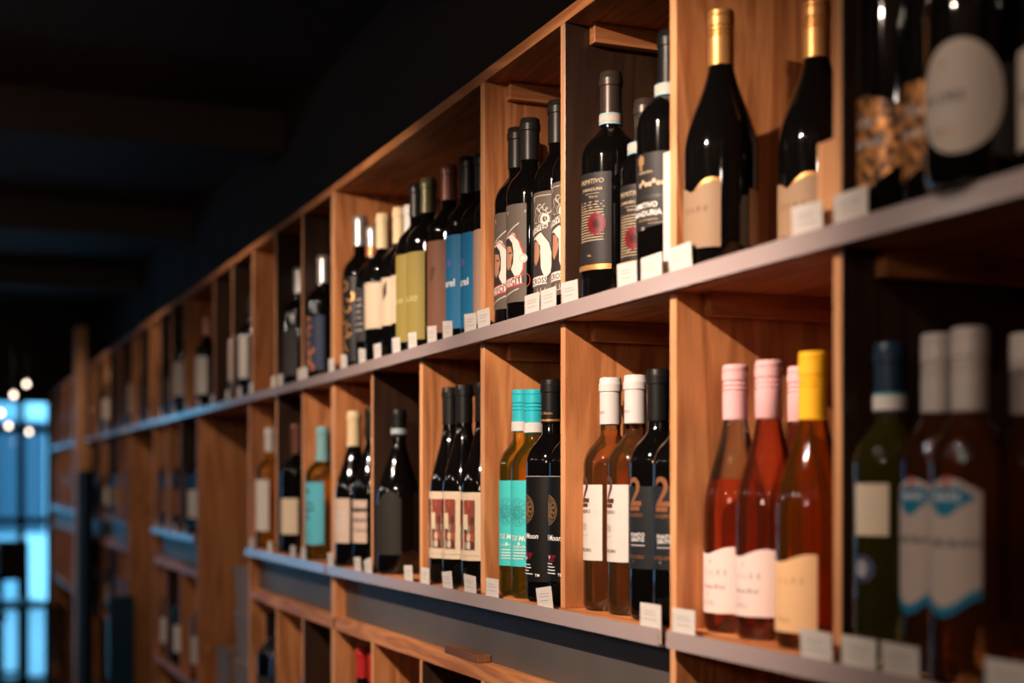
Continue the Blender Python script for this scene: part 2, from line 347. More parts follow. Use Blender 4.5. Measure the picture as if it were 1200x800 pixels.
# ---------------------------------------------------------------- print on paper and glass
_tc = {}
def text_geo(s, size, shear=0, bold=0, space=1.0):
    key = (s, size, shear, bold, space)
    if key in _tc: return _tc[key]
    cu = bpy.data.curves.new('lettering', 'FONT'); cu.body = s; cu.size = size; cu.shear = shear; cu.offset = bold * size
    cu.space_character = space; cu.align_x = 'CENTER'; cu.align_y = 'CENTER'; cu.resolution_u = 5 if size > .012 else 2; cu.space_line = .8
    o = bpy.data.objects.new('lettering', cu); COL.objects.link(o)
    bpy.context.view_layer.update()
    me = o.evaluated_get(bpy.context.evaluated_depsgraph_get()).to_mesh()
    V = [(v.co.x, v.co.y) for v in me.vertices]; F = [tuple(p.vertices) for p in me.polygons]
    bpy.data.objects.remove(o); bpy.data.curves.remove(cu)
    _tc[key] = (V, F); return V, F
def slice_(P, F, x0, x1):
    bm = bmesh.new(); vs = [bm.verts.new((x, y, 0)) for x, y in P]
    for f in F:
        try: bm.faces.new([vs[i] for i in f])
        except ValueError: pass
    n = int((x1 - x0) / .0035) + 1
    for k in range(1, n):
        bmesh.ops.bisect_plane(bm, geom=bm.verts[:] + bm.edges[:] + bm.faces[:], plane_co=(x0 + (x1 - x0) * k / n, 0, 0), plane_no=(1, 0, 0))
    bm.verts.index_update(); P = [(v.co.x, v.co.y) for v in bm.verts]; F = [tuple(v.index for v in f.verts) for f in bm.faces]; bm.free()
    return P, F
class Print:
    """flat print wrapped on a cylinder of radius r; u runs in degrees round the bottle (0 = aisle side), z up"""
    def __init__(s, r): s.r = r; s.g = G(); s.m = []; s.lay = 0
    def _mi(s, m):
        if m not in s.m: s.m.append(m)
        return s.m.index(m)
    def _put(s, P, F, m):
        s.lay += 1; r = s.r + .00045 + .000035 * s.lay
        xs = [q[0] for q in P]; wd = max(xs) - min(xs)
        if wd > .0045 and not all(len(f) == 4 and f[0] % 2 == 0 for f in F):
            P, F = slice_(P, F, min(xs), max(xs))      # cut into upright strips so that it follows the curve
        s.g.add([(r * sin(a / s.r), -r * cos(a / s.r), z) for a, z in P], F, s._mi(m))
    def text(s, t, u, z, size, m, shear=0, bold=0, space=1.0, rot=0):
        V, F = text_geo(t, size, shear, bold, space); a0 = radians(u) * s.r
        c_, s_ = cos(radians(rot)), sin(radians(rot))
        s._put([(a0 + x * c_ - y * s_, z + x * s_ + y * c_) for x, y in V], F, m)
    def rect(s, u0, u1, z0, z1, m, n=8, slant=0, wave=None):
        P = []; F = []
        for i in range(n + 1):
            u = u0 + (u1 - u0) * i / n; a = radians(u) * s.r; dz = slant * i / n; w = wave(u) if wave else 0
            P += [(a, z0 + dz + w), (a, z1 + dz + w)]
        F = [(2 * i, 2 * i + 2, 2 * i + 3, 2 * i + 1) for i in range(n)]
        s._put(P, F, m)
    def poly(s, u, z, pts, m):
        a0 = radians(u) * s.r; P = [(a0, z)] + [(a0 + x, z + y) for x, y in pts]; n = len(pts)
        s._put(P, [(0, 1 + i, 1 + (i + 1) % n) for i in range(n)], m)
    def disc(s, u, z, rx, rz, m, n=20, jag=0):
        s.poly(u, z, [((1 + jag * (i % 2)) * rx * cos(2 * pi * i / n), (1 + jag * (i % 2)) * rz * sin(2 * pi * i / n)) for i in range(n)], m)
    def ring(s, u, z, r0, r1, m, n=24, sx=1, a0=0, a1=360):
        a = radians(u) * s.r; P = []
        for i in range(n + 1):
            t = radians(a0 + (a1 - a0) * i / n)
            P += [(a + sx * r0 * cos(t), z + r0 * sin(t)), (a + sx * r1 * cos(t), z + r1 * sin(t))]
        s._put(P, [(2 * i, 2 * i + 1, 2 * i + 3, 2 * i + 2) for i in range(n)], m)
    def lines(s, u0, u1, z1, n, dz, th, m, rag=.3):
        for i in range(n):
            z = z1 - i * dz; k = random.uniform(0, rag) * (u1 - u0); s.rect(u0, u1 - k, z - th, z, m, 4)
    def medallion(s, u, z, R, m):
        s.ring(u, z, R * .94, R, m, 32)
        for k in range(12):
            t = k * pi / 6; s.ring(u + math.degrees(R * .62 * cos(t) / s.r), z + R * .62 * sin(t), R * .20, R * .26, m, 10)
        for k in range(8):
            t = k * pi / 4 + .2; s.ring(u + math.degrees(R * .3 * cos(t) / s.r), z + R * .3 * sin(t), R * .15, R * .21, m, 10)
        s.ring(u, z, R * .44, R * .48, m, 24)
    def build(s, parent, name='print'):
        if s.g.V: return s.g.out(name, s.m, parent)
def sheet(name, r, u0, u1, z0, z1, m, parent, top=None, bot=None, n=28, lift=.0004):
    """paper wrapped round the glass"""
    V = []; F = []; rr = r + lift
    for i in range(n + 1):
        u = u0 + (u1 - u0) * i / n; a = radians(u); zt = z1 + (top(u) if top else 0); zb = z0 + (bot(u) if bot else 0)
        V += [(rr * sin(a), -rr * cos(a), zb), (rr * sin(a), -rr * cos(a), zt)]
    F = [(2 * i, 2 * i + 2, 2 * i + 3, 2 * i + 1) for i in range(n)]
    return mesh(name, V, F, m, parent, smooth=True)

# ---------------------------------------------------------------- bottle shapes
def body_profile(kind, h, R):
    P = [(.0005, .016), (R * .35, .012), (R * .66, .003), (R * .80, 0), (R * .93, .0015), (R, .007)]
    rn = .0128
    if kind == 'bord':
        zs, ze = .615 * h, .755 * h
        P += [(R, zs * .5), (R, zs)]
        for i in range(1, 13):
            t = i / 12
            r = rn + (R - rn) * (cos(t * pi / 2) ** .95 if t < .55 else (cos(t * pi / 2) ** .95) * (1 - .35 * (t - .55) / .45))
            P.append((max(r, rn), zs + (ze - zs) * (t ** .95)))
    else:
        zs, ze = .44 * h, .80 * h
        P += [(R, zs * .5), (R, zs)]
        for i in range(1, 15):
            t = i / 14; q = t * t * (3 - 2 * t) * .55 + t * .45 if t > .15 else t * t * 2.2
            q = (1 - cos(pi * t)) / 2 * .75 + t * t * .25
            P.append((R + (rn - R) * q, zs + (ze - zs) * t))
    P += [(rn, .87 * h), (rn, .955 * h), (rn * 1.04, .96 * h), (rn * 1.04, .985 * h), (rn * .95, .995 * h)]
    return P
def radius_at(P, z):
    for (r0, z0), (r1, z1) in zip(P[4:], P[5:]):
        if z0 <= z <= z1 and z1 > z0: return r0 + (r1 - r0) * (z - z0) / (z1 - z0)
    return P[-1][0]
def build_glass(kind, h, R, mat, fill, parent):
    P = body_profile(kind, h, R); g = G()
    if mat in ('dark_glass',):
        g.lathe(P + [(.0005, .996 * h)], 40); return g.out('glass', M[mat], parent), P
    # wine fills the lower part, above it the glass is a hollow wall
    zf = fill * h; lo = [p for p in P if p[1] < zf - .001 or P.index(p) < 5]; rf = radius_at(P, zf)
    up = [(rf, zf)] + [p for p in P[5:] if p[1] > zf + .001]
    inner = [(max(p[0] - .0022, .007), p[1]) for p in reversed(up)]
    prof = lo + up + inner + [(.0005, zf)]
    mis = [0] * len(lo) + [1] * (len(up) - 1 + 1) + [1] * (len(inner) - 1) + [0]
    g.lathe(prof, 40, mis=mis[:len(prof) - 1])
    return g.out('glass', [M[mat], M['clear']], parent), P
def build_capsule(style, h, P, mat, parent, L=.060, band=None, bandmat2=None):
    z0 = h - L; g = G(); R0 = .0142; rn = radius_at(P, z0) + .0006
    if style == 'screw':
        prof = [(rn, z0), (R0 - .0002, z0 + .0004), (R0, z0 + .030)]
        z = z0 + .030
        for k in range(2): prof += [(R0 - .0011, z + .0008), (R0 - .0011, z + .0016), (R0 + .0002, z + .0026), (R0 + .0002, z + .0042)]; z += .005
        prof += [(R0 - .0011, z + .0006), (R0 - .0011, z + .0015), (R0 + .0003, z + .003), (R0 + .0003, h - .008), (R0 - .0009, h - .0072), (R0 + .0001, h - .006), (R0, h - .0018), (R0 - .0015, h), (.0004, h)]
    elif style == 'cork':
        prof = [(.0105, h - .012), (.0118, h - .011), (.0118, h - .001), (.010, h), (.0004, h)]
    else:
        prof = [(rn, z0), (max(rn, R0 - .0002), z0 + .0004), (R0 - .0003, z0 + .02), (R0 - .0004, h - .0185), (R0 + .0009, h - .0175), (R0 + .0009, h - .0085), (R0 + .0001, h - .0075), (R0 - .0002, h - .0015), (R0 - .0012, h), (.0004, h)]
    g.lathe(prof, 32)
    c = g.out('capsule', mat, parent)
    if band:
        b = G(); zb = z0 + .001; r0 = max(rn, R0 - .0004) + .0012
        for bm_i, (h0, h1) in enumerate(band[1]):
            b.lathe([(r0 - .001, zb + h0), (r0, zb + h0 + .0002), (r0, zb + h1 - .0002), (r0 - .001, zb + h1)], 32, mi=bm_i)
        b.out('band', band[0], c)
    return c
GROUP_MID, GROUP_LOW = 'wine bottles on the middle shelf', 'wine bottles on the lower shelf'
TABLE = {
'copper1':(1.0375, .03, .2365, .31, .0325, 'bord', .0197, .107, 68),
'copper2':(.9715, .028, .2365, .31, .0325, 'bord', .0209, .101, 74),
'oval':(.905, .004, .2365, .3, .037, 'burg', .0191, .102, 80),
'whitelab':(.834, .034, .2365, .31, .036, 'bord', .0178, .0929, 38),
'gold1':(1.341, .0323, .2365, .2797, .04, 'burg', .0192, .0861, 59),
'gold2':(1.2603, .0998, .2365, .273, .04, 'burg', .0152, .0809, 60),
'prim1':(1.6163, .035, .2365, .2878, .0375, 'bord', .0427, .1561, 65),
'prim2':(1.5232, .036, .2365, .2299, .03, 'bord', .0342, .1242, 65),
'primc':(1.4534, .0307, .2365, .2907, .0385, 'bord', .0582, .1453, 66),
'coy1':(1.9345, .038, .2365, .2925, .0335, 'bord', .0243, .1643, 68),
'coy2':(1.8664, .0297, .2365, .2892, .0335, 'bord', .0256, .1635, 59),
'coy3':(1.7992, .0435, .2365, .2992, .0335, 'bord', .0228, .1696, 58),
'coy4':(1.7308, .0406, .2365, .2942, .0335, 'bord', .0198, .1696, 65),
't_a':(2.7731, .041, .2365, .3118, .035, 'bord', .0167, .1906, 63),
't_b':(2.7028, .047, .2365, .2796, .034, 'bord', .0512, .1546, 53),
't_c':(2.6322, .0464, .2365, .2922, .035, 'bord', .0687, .1566, 67),
't_d':(2.56, .0575, .2365, .2914, .035, 'bord', .068, .1571, 57),
't_e':(2.4863, .0555, .2365, .2825, .037, 'bord', .0646, .1512, 65),
't_f':(2.4052, .04, .2365, .3043, .0375, 'bord', .0206, .175, 50),
't_g':(2.3288, .0347, .2365, .2976, .0375, 'bord', .0175, .1674, 62),
't_h':(2.2384, .04, .2365, .3026, .036, 'bord', .0203, .1723, 70),
't_i':(2.1637, .0455, .2365, .2999, .035, 'bord', .0199, .1703, 61),
't_i2':(2.0922, .0448, .2365, .2898, .035, 'bord', .0137, .1624, 56),
't_j':(2.0219, .0386, .2365, .2805, .034, 'bord', .0075, .1556, 58),
'u1a':(3.04, .0349, .2378, .2714, .037, 'bord', .0186, .137, 80),
'u2a':(3.4, .0459, .2399, .2913, .037, 'bord', .0321, .1451, 71),
'u2b':(3.304, .046, .2393, .2822, .037, 'bord', .0256, .1356, 70),
'u3a':(3.6897, .04, .2417, .2881, .037, 'bord', .0405, .1577, 80),
'u4a':(3.9434, .04, .2432, .2845, .037, 'bord', .0546, .1675, 75),
'u4b':(3.832, .0453, .2425, .2809, .037, 'bord', .0544, .1737, 80),
'u5a':(4.192, .0448, .2447, .2888, .037, 'bord', .0208, .1106, 80),
'u6a':(4.72, .0426, .2478, .303, .037, 'bord', .0572, .1742, 80),
'u7a':(4.8879, .0398, .2488, .326, .037, 'bord', .0634, .1786, 80),
'u6b':(4.5414, .05, .2468, .2985, .037, 'bord', .0503, .1685, 80),
'u10a':(6.1763, .04, .2566, .31, .037, 'bord', .0579, .1837, 80),
'u12a':(7.0, .0319, .2615, .31, .037, 'bord', .0645, .1617, 80),
'u14a':(8.2128, .04, .2688, .31, .037, 'bord', .0738, .1919, 80),
'r0a':(1.0385, .0255, -.155, .2837, .0322, 'bord', .114, .1591, 51),
'r0b':(.973, .025, -.155, .2846, .0308, 'bord', .0653, .1603, 57),
'r0c':(.909, .004, -.155, .2821, .0315, 'bord', .0692, .16, 67),
'r0d':(.92, .0725, -.155, .2813, .0305, 'bord', .0677, .1581, 38),
'pink1':(1.3463, .0536, -.155, .2897, .0345, 'burg', .0209, .0905, 78),
'pink2':(1.2676, .046, -.155, .2875, .0345, 'burg', .0241, .0911, 68),
'pink3':(1.3207, .12, -.155, .2879, .0345, 'burg', .0272, .0932, 59),
'yel1':(1.1784, .04, -.155, .2883, .0365, 'burg', .0163, .09, 62),
'ros1':(1.644, .048, -.155, .2969, .0348, 'bord', .0638, .1599, 47),
'ros2':(1.574, .048, -.155, .2951, .0348, 'bord', .065, .1597, 49),
'dk3':(1.504, .043, -.155, .2969, .0348, 'bord', .0615, .1575, 80),
'dk4':(1.4335, .037, -.155, .2912, .0348, 'bord', .0633, .1574, 63),
'tq1':(1.9351, .0453, -.155, .3002, .033, 'bord', .0427, .1668, 65),
'tq2':(1.8683, .0369, -.155, .2957, .033, 'bord', .045, .1664, 59),
'bk1':(1.7996, .0333, -.155, .3053, .0345, 'bord', .0277, .1719, 80),
'bk2':(1.7298, .0362, -.155, .3016, .034, 'bord', .0318, .1713, 79),
'pic1':(2.2185, .036, -.155, .3224, .035, 'burg', .0413, .1501, 54),
'pic2':(2.1487, .0342, -.155, .3218, .0355, 'burg', .0431, .1503, 61),
'pic3':(2.076, .04, -.155, .3211, .0355, 'burg', .0437, .1491, 67),
'bur':(2.49, .033, -.155, .2995, .04, 'burg', .0354, .128, 78),
'cre1':(2.775, .0291, -.155, .3107, .038, 'burg', .0469, .1354, 61),
'cre2':(2.6988, .044, -.155, .3139, .038, 'burg', .0494, .1326, 58),
'w1':(3.5885, .04, -.1504, .3037, .037, 'bord', .0437, .1731, 71),
'w2':(3.296, .038, -.1522, .3041, .037, 'bord', .0455, .1293, 80),
'w3':(3.037, .0323, -.1538, .2891, .037, 'bord', .0327, .1676, 80),
}
def bottle(key, label, glass_m, cap, lab, fill=.80, group=None, art=None, caplen=.060, band=None, T=None, name='wine_bottle'):
    """cap = (style, material); lab = None or (material, opts); art(print, T) draws on the label"""
    s, y, z, h, R, kind, z1, z2, th = T or TABLE[key]
    e = empty(name, (-s, y, EYE + z + .0003), label, 'bottle', group or (GROUP_MID if z > 0 else GROUP_LOW))
    g, P = build_glass(kind, h, R, glass_m, fill, e)
    if cap:
        build_capsule(cap[0], h, P, cap[1], e, caplen, band)
    if lab:
        m, o = lab; w = o.get('w', 150)
        zz1, zz2 = max(z1, .012), min(z2, (.60 if kind == 'bord' else .47) * h)
        if z2 > zz2 and not o.get('clip', True): zz2 = z2
        lb = sheet('label', R, th - w, th, zz1, zz2, m, e, o.get('top'), o.get('bot'))
        if o.get('back'):
            sheet('back_label', R, th + 48, th + 120, zz1 + .003, zz2 - .004, m, e)
        if art:
            p = Print(R); art(p, dict(z0=zz1, z1=zz2, th=th, zc=(zz1 + zz2) / 2, H=zz2 - zz1)); p.build(lb)
    return e
# ---------------------------------------------------------------- bottles, nearest bay first
dg = 'dark_glass'
GOLD = C('gold_foil', (.60, .30, .10), .38, .6); TAN = C('tan_label', (.29, .185, .112), .6)
BLK = M['black']; WHT = M['white']; INK = C('brown_ink', (.16, .08, .05), .6)
def foil(n, col, rough=.38, metal=.2): return C(n, col, rough, metal)
BLACKCAP = foil('black_capsule', (.010, .0095, .0095)); WHITECAP = foil('white_capsule', (.66, .62, .61), .4, 0); PINKCAP = foil('pink_capsule', (.80, .44, .46), .4, 0)
YELCAP = foil('yellow_capsule', (.95, .50, .02), .4, 0); TQCAP = foil('turquoise_capsule', (.03, .50, .60), .35, .1); BROWNCAP = foil('brown_grey_capsule', (.05, .036, .03), .35, .4)
CREAMCAP = foil('cream_capsule', (.78, .60, .36), .45, .0); SILCAP = foil('silver_capsule', (.6, .58, .56), .3, .7); NAVY = foil('navy_capsule', (.012, .03, .06), .35, .1)
OLIVECAP = foil('olive_capsule', (.10, .09, .04), .35, .2); REDCAP = foil('red_capsule', (.55, .03, .03), .35, .1); REDB = foil('reddish_capsule', (.14, .05, .035), .35, .2)

def wav(amp, c, w): return lambda u: -amp * math.exp(-((u - c) / w) ** 2)
wv_g = lambda u: -.007 * math.exp(-((u - 10) / 15) ** 2) + .003 * math.exp(-((u - 50) / 22) ** 2)
def art_gold(p, t):
    for k in range(10):
        a, b = 12 + k * (t['th'] - 12) / 10, 12 + (k + 1) * (t['th'] - 12) / 10
        p.rect(a, b, t['z1'] - .0002, t['z1'] + .0004 + .0034 * sin(pi * (k + .5) / 10 * .8), GOLD, 2, wave=wv_g)
    p.text('SILKE', 16, t['z1'] - .026, .0085, INK, space=1.7); p.text('Cuvee', 0, t['z0'] + .009, .005, INK, shear=.3)
bottle('gold1', 'gold-capped red wine bottle with tan label, standing by the upright at left of its bay', dg, ('screw', GOLD), (TAN, dict(top=wv_g, w=140, back=True)), art=art_gold)
bottle('gold2', 'gold-capped red wine bottle with tan label, half hidden by the upright at its right', dg, ('screw', GOLD), (TAN, dict(top=wv_g, w=140)), art=art_gold)

PINKL = C('blush_label', (.80, .62, .58), .6); PEACH = C('peach_label', (.82, .50, .26), .6); GREY = C('grey_ink', (.30, .24, .24), .6)
wv_p = lambda u: .004 * cos(radians((u - 52) * 3.2)) - .002
def art_pink(p, t):
    p.text('SILKE', 17, t['z1'] - .026, .0085, GREY, space=1.75); p.text('6', 8, t['z1'] - .014, .008, GREY)
    p.text('Rose Brut', 14, t['z1'] - .041, .0075, GREY, shear=.3, bold=.01); p.text('No 1', 0, t['z1'] - .049, .004, GREY); p.lines(-15, 20, t['z0'] + .013, 2, .003, .0008, GREY)
bottle('pink1', 'deep pink rose bottle with pink cap and blush label, leftmost in its bay', 'pink', ('screw', PINKCAP), (PINKL, dict(top=wv_p)), fill=.57, art=art_pink)
bottle('pink2', 'deep pink rose bottle with pink cap, left of the yellow-capped bottle', 'pink', ('screw', PINKCAP), (PINKL, dict(top=wv_p)), fill=.80, art=art_pink)
bottle('pink3', 'pink-capped rose bottle behind the others, mostly hidden by the yellow-capped bottle', 'pink', ('screw', PINKCAP), (PINKL, dict(top=wv_p)), fill=.78, art=art_pink)
def art_yel(p, t):
    p.text('SILKE', 17, t['z1'] - .024, .0085, C('ochre_ink', (.45, .22, .08), .6), space=1.75); p.text('Blanc', 5, t['z0'] + .012, .007, C('ochre_ink', (.45, .22, .08), .6), space=1.2)
bottle('yel1', 'amber wine bottle with bright yellow cap and peach label beside the wooden upright', 'amber', ('screw', YELCAP), (PEACH, dict(top=wv_p)), fill=.80, art=art_yel, caplen=.066)

# white-capped rose and black-capped red with the large 2
BR2 = C('dark_brown_ink', (.10, .035, .02), .45); COP = C('copper_ink', (.50, .20, .09), .35, .6); FAINT = C('faint_grey_ink', (.60, .55, .54), .6)
SLATE = C('slate_label', (.013, .015, .018), .5)
def art_two(ink, txt, tcol, d=0):
    def f(p, t):
        _c = p.text; _r = p.rect
        class Q: pass
        q = Q(); P0 = p; q.text = lambda s, u, *a, **k: _c(s, u + d, *a, **k); q.rect = lambda u0, u1, *a, **k: _r(u0 + d, u1 + d, *a, **k); q.ring = lambda u, *a, **k: P0.ring(u + d, *a, **k); q.lines = lambda u0, u1, *a, **k: P0.lines(u0 + d, u1 + d, *a, **k); p = q
        p.text('2', -4, t['z1'] - .008, .047, ink, bold=.012); p.rect(-22, 9, t['z1'] - .0285, t['z1'] - .0235, ink)
        p.text('TANSERO', -5, t['z1'] - .034, .0062, ink, bold=.01)
        if txt: p.text('PUNTO\nSANTO', 2, t['z1'] - .060, .0068, tcol, bold=.012); p.lines(-18, 22, t['z1'] - .069, 1, .003, .0007, tcol)
        else: p.text('VINO\nROSE', -6, t['z1'] - .054, .0055, tcol); p.lines(-20, 10, t['z1'] - .064, 1, .002, .0004, tcol)
        p.ring(30, t['z1'] - .037, .003, .0035, FAINT if not txt else SLATE); p.ring(32, t['z0'] + .022, .0042, .0047, FAINT if not txt else SLATE)
        p.text('BOTELLERO', -4, t['z0'] + .013, .0055, ink, bold=.01); p.text('12', -8, t['z0'] + .008, .003, tcol)
    return f
a = art_two(BR2, False, GREY)
PK = C('faded_pink_ink', (.62, .30, .28), .6)
for k, lab in (('ros1', 'pale orange rose bottle with white capsule, nearer the upright at its left'), ('ros2', 'pale orange rose bottle with white capsule, touching the black-capped reds')):
    e = bottle(k, lab, 'rose', ('foil', WHITECAP), (M['paper'], dict(w=140)), fill=.775, art=a, caplen=.060)
    cp = [c for c in e.children if c.name.startswith('capsule')][0]; p = Print(.0140); p.text('TANSERO', -8, TABLE[k][3] - .045, .0045, PK, bold=.01); p.build(cp)
a = art_two(COP, True, WHT, 13)
bottle('dk3', 'black-capsuled red bottle with slate label and copper 2, beside the white-capped rose', dg, ('foil', BLACKCAP), (SLATE, dict(w=150, bot=lambda u: -.001)), art=a, caplen=.062)
a = art_two(COP, True, WHT, 22)
bottle('dk4', 'black-capsuled red bottle with slate label and copper 2, tucked against the thick upright', dg, ('foil', BLACKCAP), (SLATE, dict(w=150)), art=a, caplen=.062)

# turquoise-capped whites and black-capsuled reds, medallion labels
TQL = C('turquoise_label', (.06, .56, .56), .55); BKL = C('black_label', (.005, .0045, .0045), .45); TQD = C('teal_ink', (.05, .36, .37), .5); GOLDI = C('old_gold_ink', (.42, .24, .11), .4, .4)
CRIM = C('crimson_ink', (.40, .02, .05), .5)
def art_med(mi, col):
    def f(p, t):
        c = t['th'] - 84 if col else t['th'] - 78
        c = 22 if col else -10
        p.medallion(c, t['z1'] - .045, .020, mi)
        p.text('Till Moon', c + 12, t['z1'] - .082, .0105, WHT, shear=.25, bold=.012)
        if col: p.text('CHARDONNAY', c + 14, t['z1'] - .094, .0052, WHT, bold=.01)
        else: p.text('NEGROAMARO', c + 8, t['z1'] - .106, .0040, CRIM); p.text('IGT', c + 16, t['z1'] - .111, .008, CRIM, bold=.008)
        p.disc(c + 6, t['z0'] + .032, .002, .0024, WHT, 8); p.lines(c - 15, c + 32, t['z0'] + .024, 4, .0042, .0012, WHT)
        p.text('TM', c + 44, t['z0'] + .009, .0055, WHT, bold=.012)
        if not col: p.rect(-60, t['th'], t['z1'] - .0006, t['z1'], FAINT, 16)
    return f
bd = ([WHITECAP], [(0, .014)])
a = art_med(TQD, True)
bottle('tq1', 'turquoise-capped white wine bottle with turquoise label, leftmost of the two', 'yellow', ('screw', TQCAP), (TQL, dict(w=120)), fill=.84, art=a, caplen=.062, band=bd)
bottle('tq2', 'turquoise-capped white wine bottle with turquoise label, next to the black bottle', 'yellow', ('screw', TQCAP), (TQL, dict(w=120)), fill=.84, art=a, caplen=.062, band=bd)
a = art_med(GOLDI, False)
for k, lab in (('bk1', 'black bottle with gold medallion label standing right of the turquoise-capped whites'), ('bk2', 'black bottle with gold medallion label cut off by the upright at its right')):
    e = bottle(k, lab, dg, ('foil', BLACKCAP), (BKL, dict(w=160, clip=True)), art=a, caplen=.060, band=([GOLD], [(.001, .004)]))
    cp = [c for c in e.children if c.name.startswith('capsule')][0]; p = Print(.0141); p.text('Till Moon', 30, TABLE[k][3] - .047, .0055, GOLDI, bold=.01); p.build(cp)

# portrait labels, middle shelf
TAUPE = C('taupe_label', (.105, .08, .066), .6); SKIN = C('skin_tone_print', (.42, .20, .12), .6); DRK = C('dark_print', (.035, .025, .025), .6); OFFW = C('offwhite_print', (.66, .60, .55), .6); REDI = C('red_print', (.48, .04, .04), .6)
def art_por(p, t):
    z0, z1, H = t['z0'], t['z1'], t['H']; c = -6
    p.text('F', 0, z1 - .012, .009, OFFW); p.text('F', 56, z1 - .012, .006, OFFW)
    p.rect(-20, 40, z1 - .048, z1 - .0465, OFFW, 10, slant=.020)
    p.ring(10, z1 - .062, .012, .020, OFFW, 20, a0=10, a1=100); p.ring(20, z1 - .046, .0035, .006, OFFW)
    p.poly(21, z0 + H * .42, [(-.016, .035), (0, .040), (.012, .028), (.020, .008), (.019, -.012), (.010, -.030), (-.012, -.034), (-.020, 0)], REDI)
    p.poly(20, z0 + H * .42, [(-.016, .034), (0, .038), (.011, .027), (.018, .008), (.017, -.012), (.009, -.028), (-.012, -.032), (-.020, 0)], OFFW)
    p.poly(3, z0 + H * .42, [(-.008, .032), (.002, .034), (.010, .026), (.0125, .014), (.012, -.002), (.006, -.014), (.010, -.024), (.020, -.030), (-.012, -.034)], DRK)
    p.poly(4, z0 + H * .44, [(-.004, .020), (.007, .018), (.0105, .006), (.0075, -.003), (.007, -.010), (0, -.015), (-.006, -.008)], SKIN)
    p.rect(5, 18, z0 + H * .5, z0 + H * .515, DRK, 3); p.disc(50, z0 + H * .44, .0065, .0065, OFFW); p.ring(50, z0 + H * .44, .0045, .005, TAUPE)
    p.rect(-22, 50, z0 + .018, z0 + .032, REDI, 8, slant=.006); p.rect(-22, 47, z0 + .020, z0 + .0305, OFFW, 8, slant=.006)
    p.text('COYOTE', 14, z0 + .0275, .0125, DRK, bold=.012, rot=9)
    p.rect(-25, 40, z0 + .006, z0 + .0072, OFFW, 8, slant=.012); p.ring(46, z0 + .03, .012, .0128, REDI, 12, a0=-50, a1=50)
def art_por2(p, t):
    z0, z1, H = t['z0'], t['z1'], t['H']
    p.rect(-20, 50, z1 - .006, z1 - .0052, OFFW, 8); p.text('F', -6, z1 - .010, .008, OFFW)
    for k in range(5):
        p.ring(8 + k * 9, z1 - .026 + .004 * (k % 2), .004, .0049, OFFW, 14, a0=30 * k, a1=250 + 30 * k); p.ring(4 + k * 10, z1 - .037, .005, .0058, GOLDI if k % 2 else OFFW, 12, a0=90, a1=300)
    p.rect(-22, 42, z0 + H * .60, z0 + H * .66, OFFW, 10, slant=.008); p.text('ROVER', 14, z0 + H * .66, .0105, DRK, bold=.012, rot=8)
    p.ring(34, z0 + H * .74, .004, .0075, OFFW)
    p.poly(20, z0 + H * .36, [(-.014, .034), (.002, .040), (.016, .024), (.022, .002), (.018, -.020), (.006, -.034), (-.014, -.034)], DRK)
    p.poly(20, z0 + H * .36, [(-.014, .032), (.002, .038), (.0145, .023), (.020, .002), (.0165, -.018), (.005, -.031), (-.014, -.032)], OFFW)
    p.poly(4, z0 + H * .36, [(-.010, .028), (0, .030), (.010, .020), (.011, -.010), (.016, -.022), (.022, -.028), (-.010, -.032)], DRK)
    p.poly(5, z0 + H * .42, [(-.004, .018), (.006, .016), (.009, .002), (.006, -.008), (0, -.016), (-.005, -.010)], SKIN)
    p.disc(40, z0 + H * .38, .005, .005, OFFW); p.rect(-26, 40, z0 + .018, z0 + .030, OFFW, 8, slant=.002); p.text('CROSS', 14, z0 + .0245, .0105, DRK, bold=.012, rot=2)
    for k in range(3): p.ring(20 + k * 12, z0 + .012, .005, .0058, OFFW, 12, a0=150, a1=330)
bottle('coy1', 'dark bottle with taupe portrait label and black capsule, leftmost beside the lit upright', dg, ('foil', foil('charcoal_capsule', (.018, .015, .014))), (TAUPE, dict(w=125)), art=art_por)
bottle('coy2', 'dark bottle with taupe portrait label and red banner, second from the lit upright', dg, ('foil', foil('charcoal_capsule', (.018, .015, .014))), (TAUPE, dict(w=125)), art=art_por)
bottle('coy3', 'dark bottle with swirl-ornamented portrait label, third from the lit upright', dg, ('foil', foil('charcoal_capsule', (.018, .015, .014))), (TAUPE, dict(w=125)), art=art_por2)
bottle('coy4', 'dark bottle with swirl-ornamented portrait label, cut off by the upright at its right', dg, ('foil', foil('charcoal_capsule', (.018, .015, .014))), (TAUPE, dict(w=125)), art=art_por2)

# charcoal labels with a red seal
CHAR = C('charcoal_label', (.016, .013, .013), .55); GI = C('pale_gold_ink', (.50, .38, .24), .5); SEAL = C('red_wax_seal', (.17, .004, .009), .45); SEALD = C('dark_red_print', (.025, .001, .002), .4)
def art_prim(p, t):
    z1, z0 = t['z1'], t['z0']
    p.text('PRIMITIVO', 20, z1 - .011, .0085, GI, shear=.1); p.text('DI MANDURIA', 22, z1 - .021, .0052, GI, bold=.01); p.rect(8, 42, z1 - .0262, z1 - .0257, GI, 4)
    p.text('Riserva', 28, z1 - .030, .0045, GI)
    p.lines(-10, 54, z1 - .036, 15, .0034, .0009, GI, .12)
    p.disc(35, z1 - .064, .0125, .0132, SEAL, 26, jag=.10); p.ring(35, z1 - .064, .0095, .0102, SEALD); p.medallion(35, z1 - .064, .0072, SEALD)
    p.text('14%', 20, z0 + .010, .004, GI); p.rect(t['th'] - 125, t['th'], z0 - .0075, z0 - .001, GOLD, 20); p.lines(t['th'] - 110, t['th'] - 10, z0 - .003, 1, .002, .0012, INK, 0)
bl = C('pale_blue_strip', (.30, .48, .52), .5)
bb = ([C('strip_paper', (.52, .42, .36), .6), bl], [(-.012, -.001), (-.0115 - .003, -.0118)])
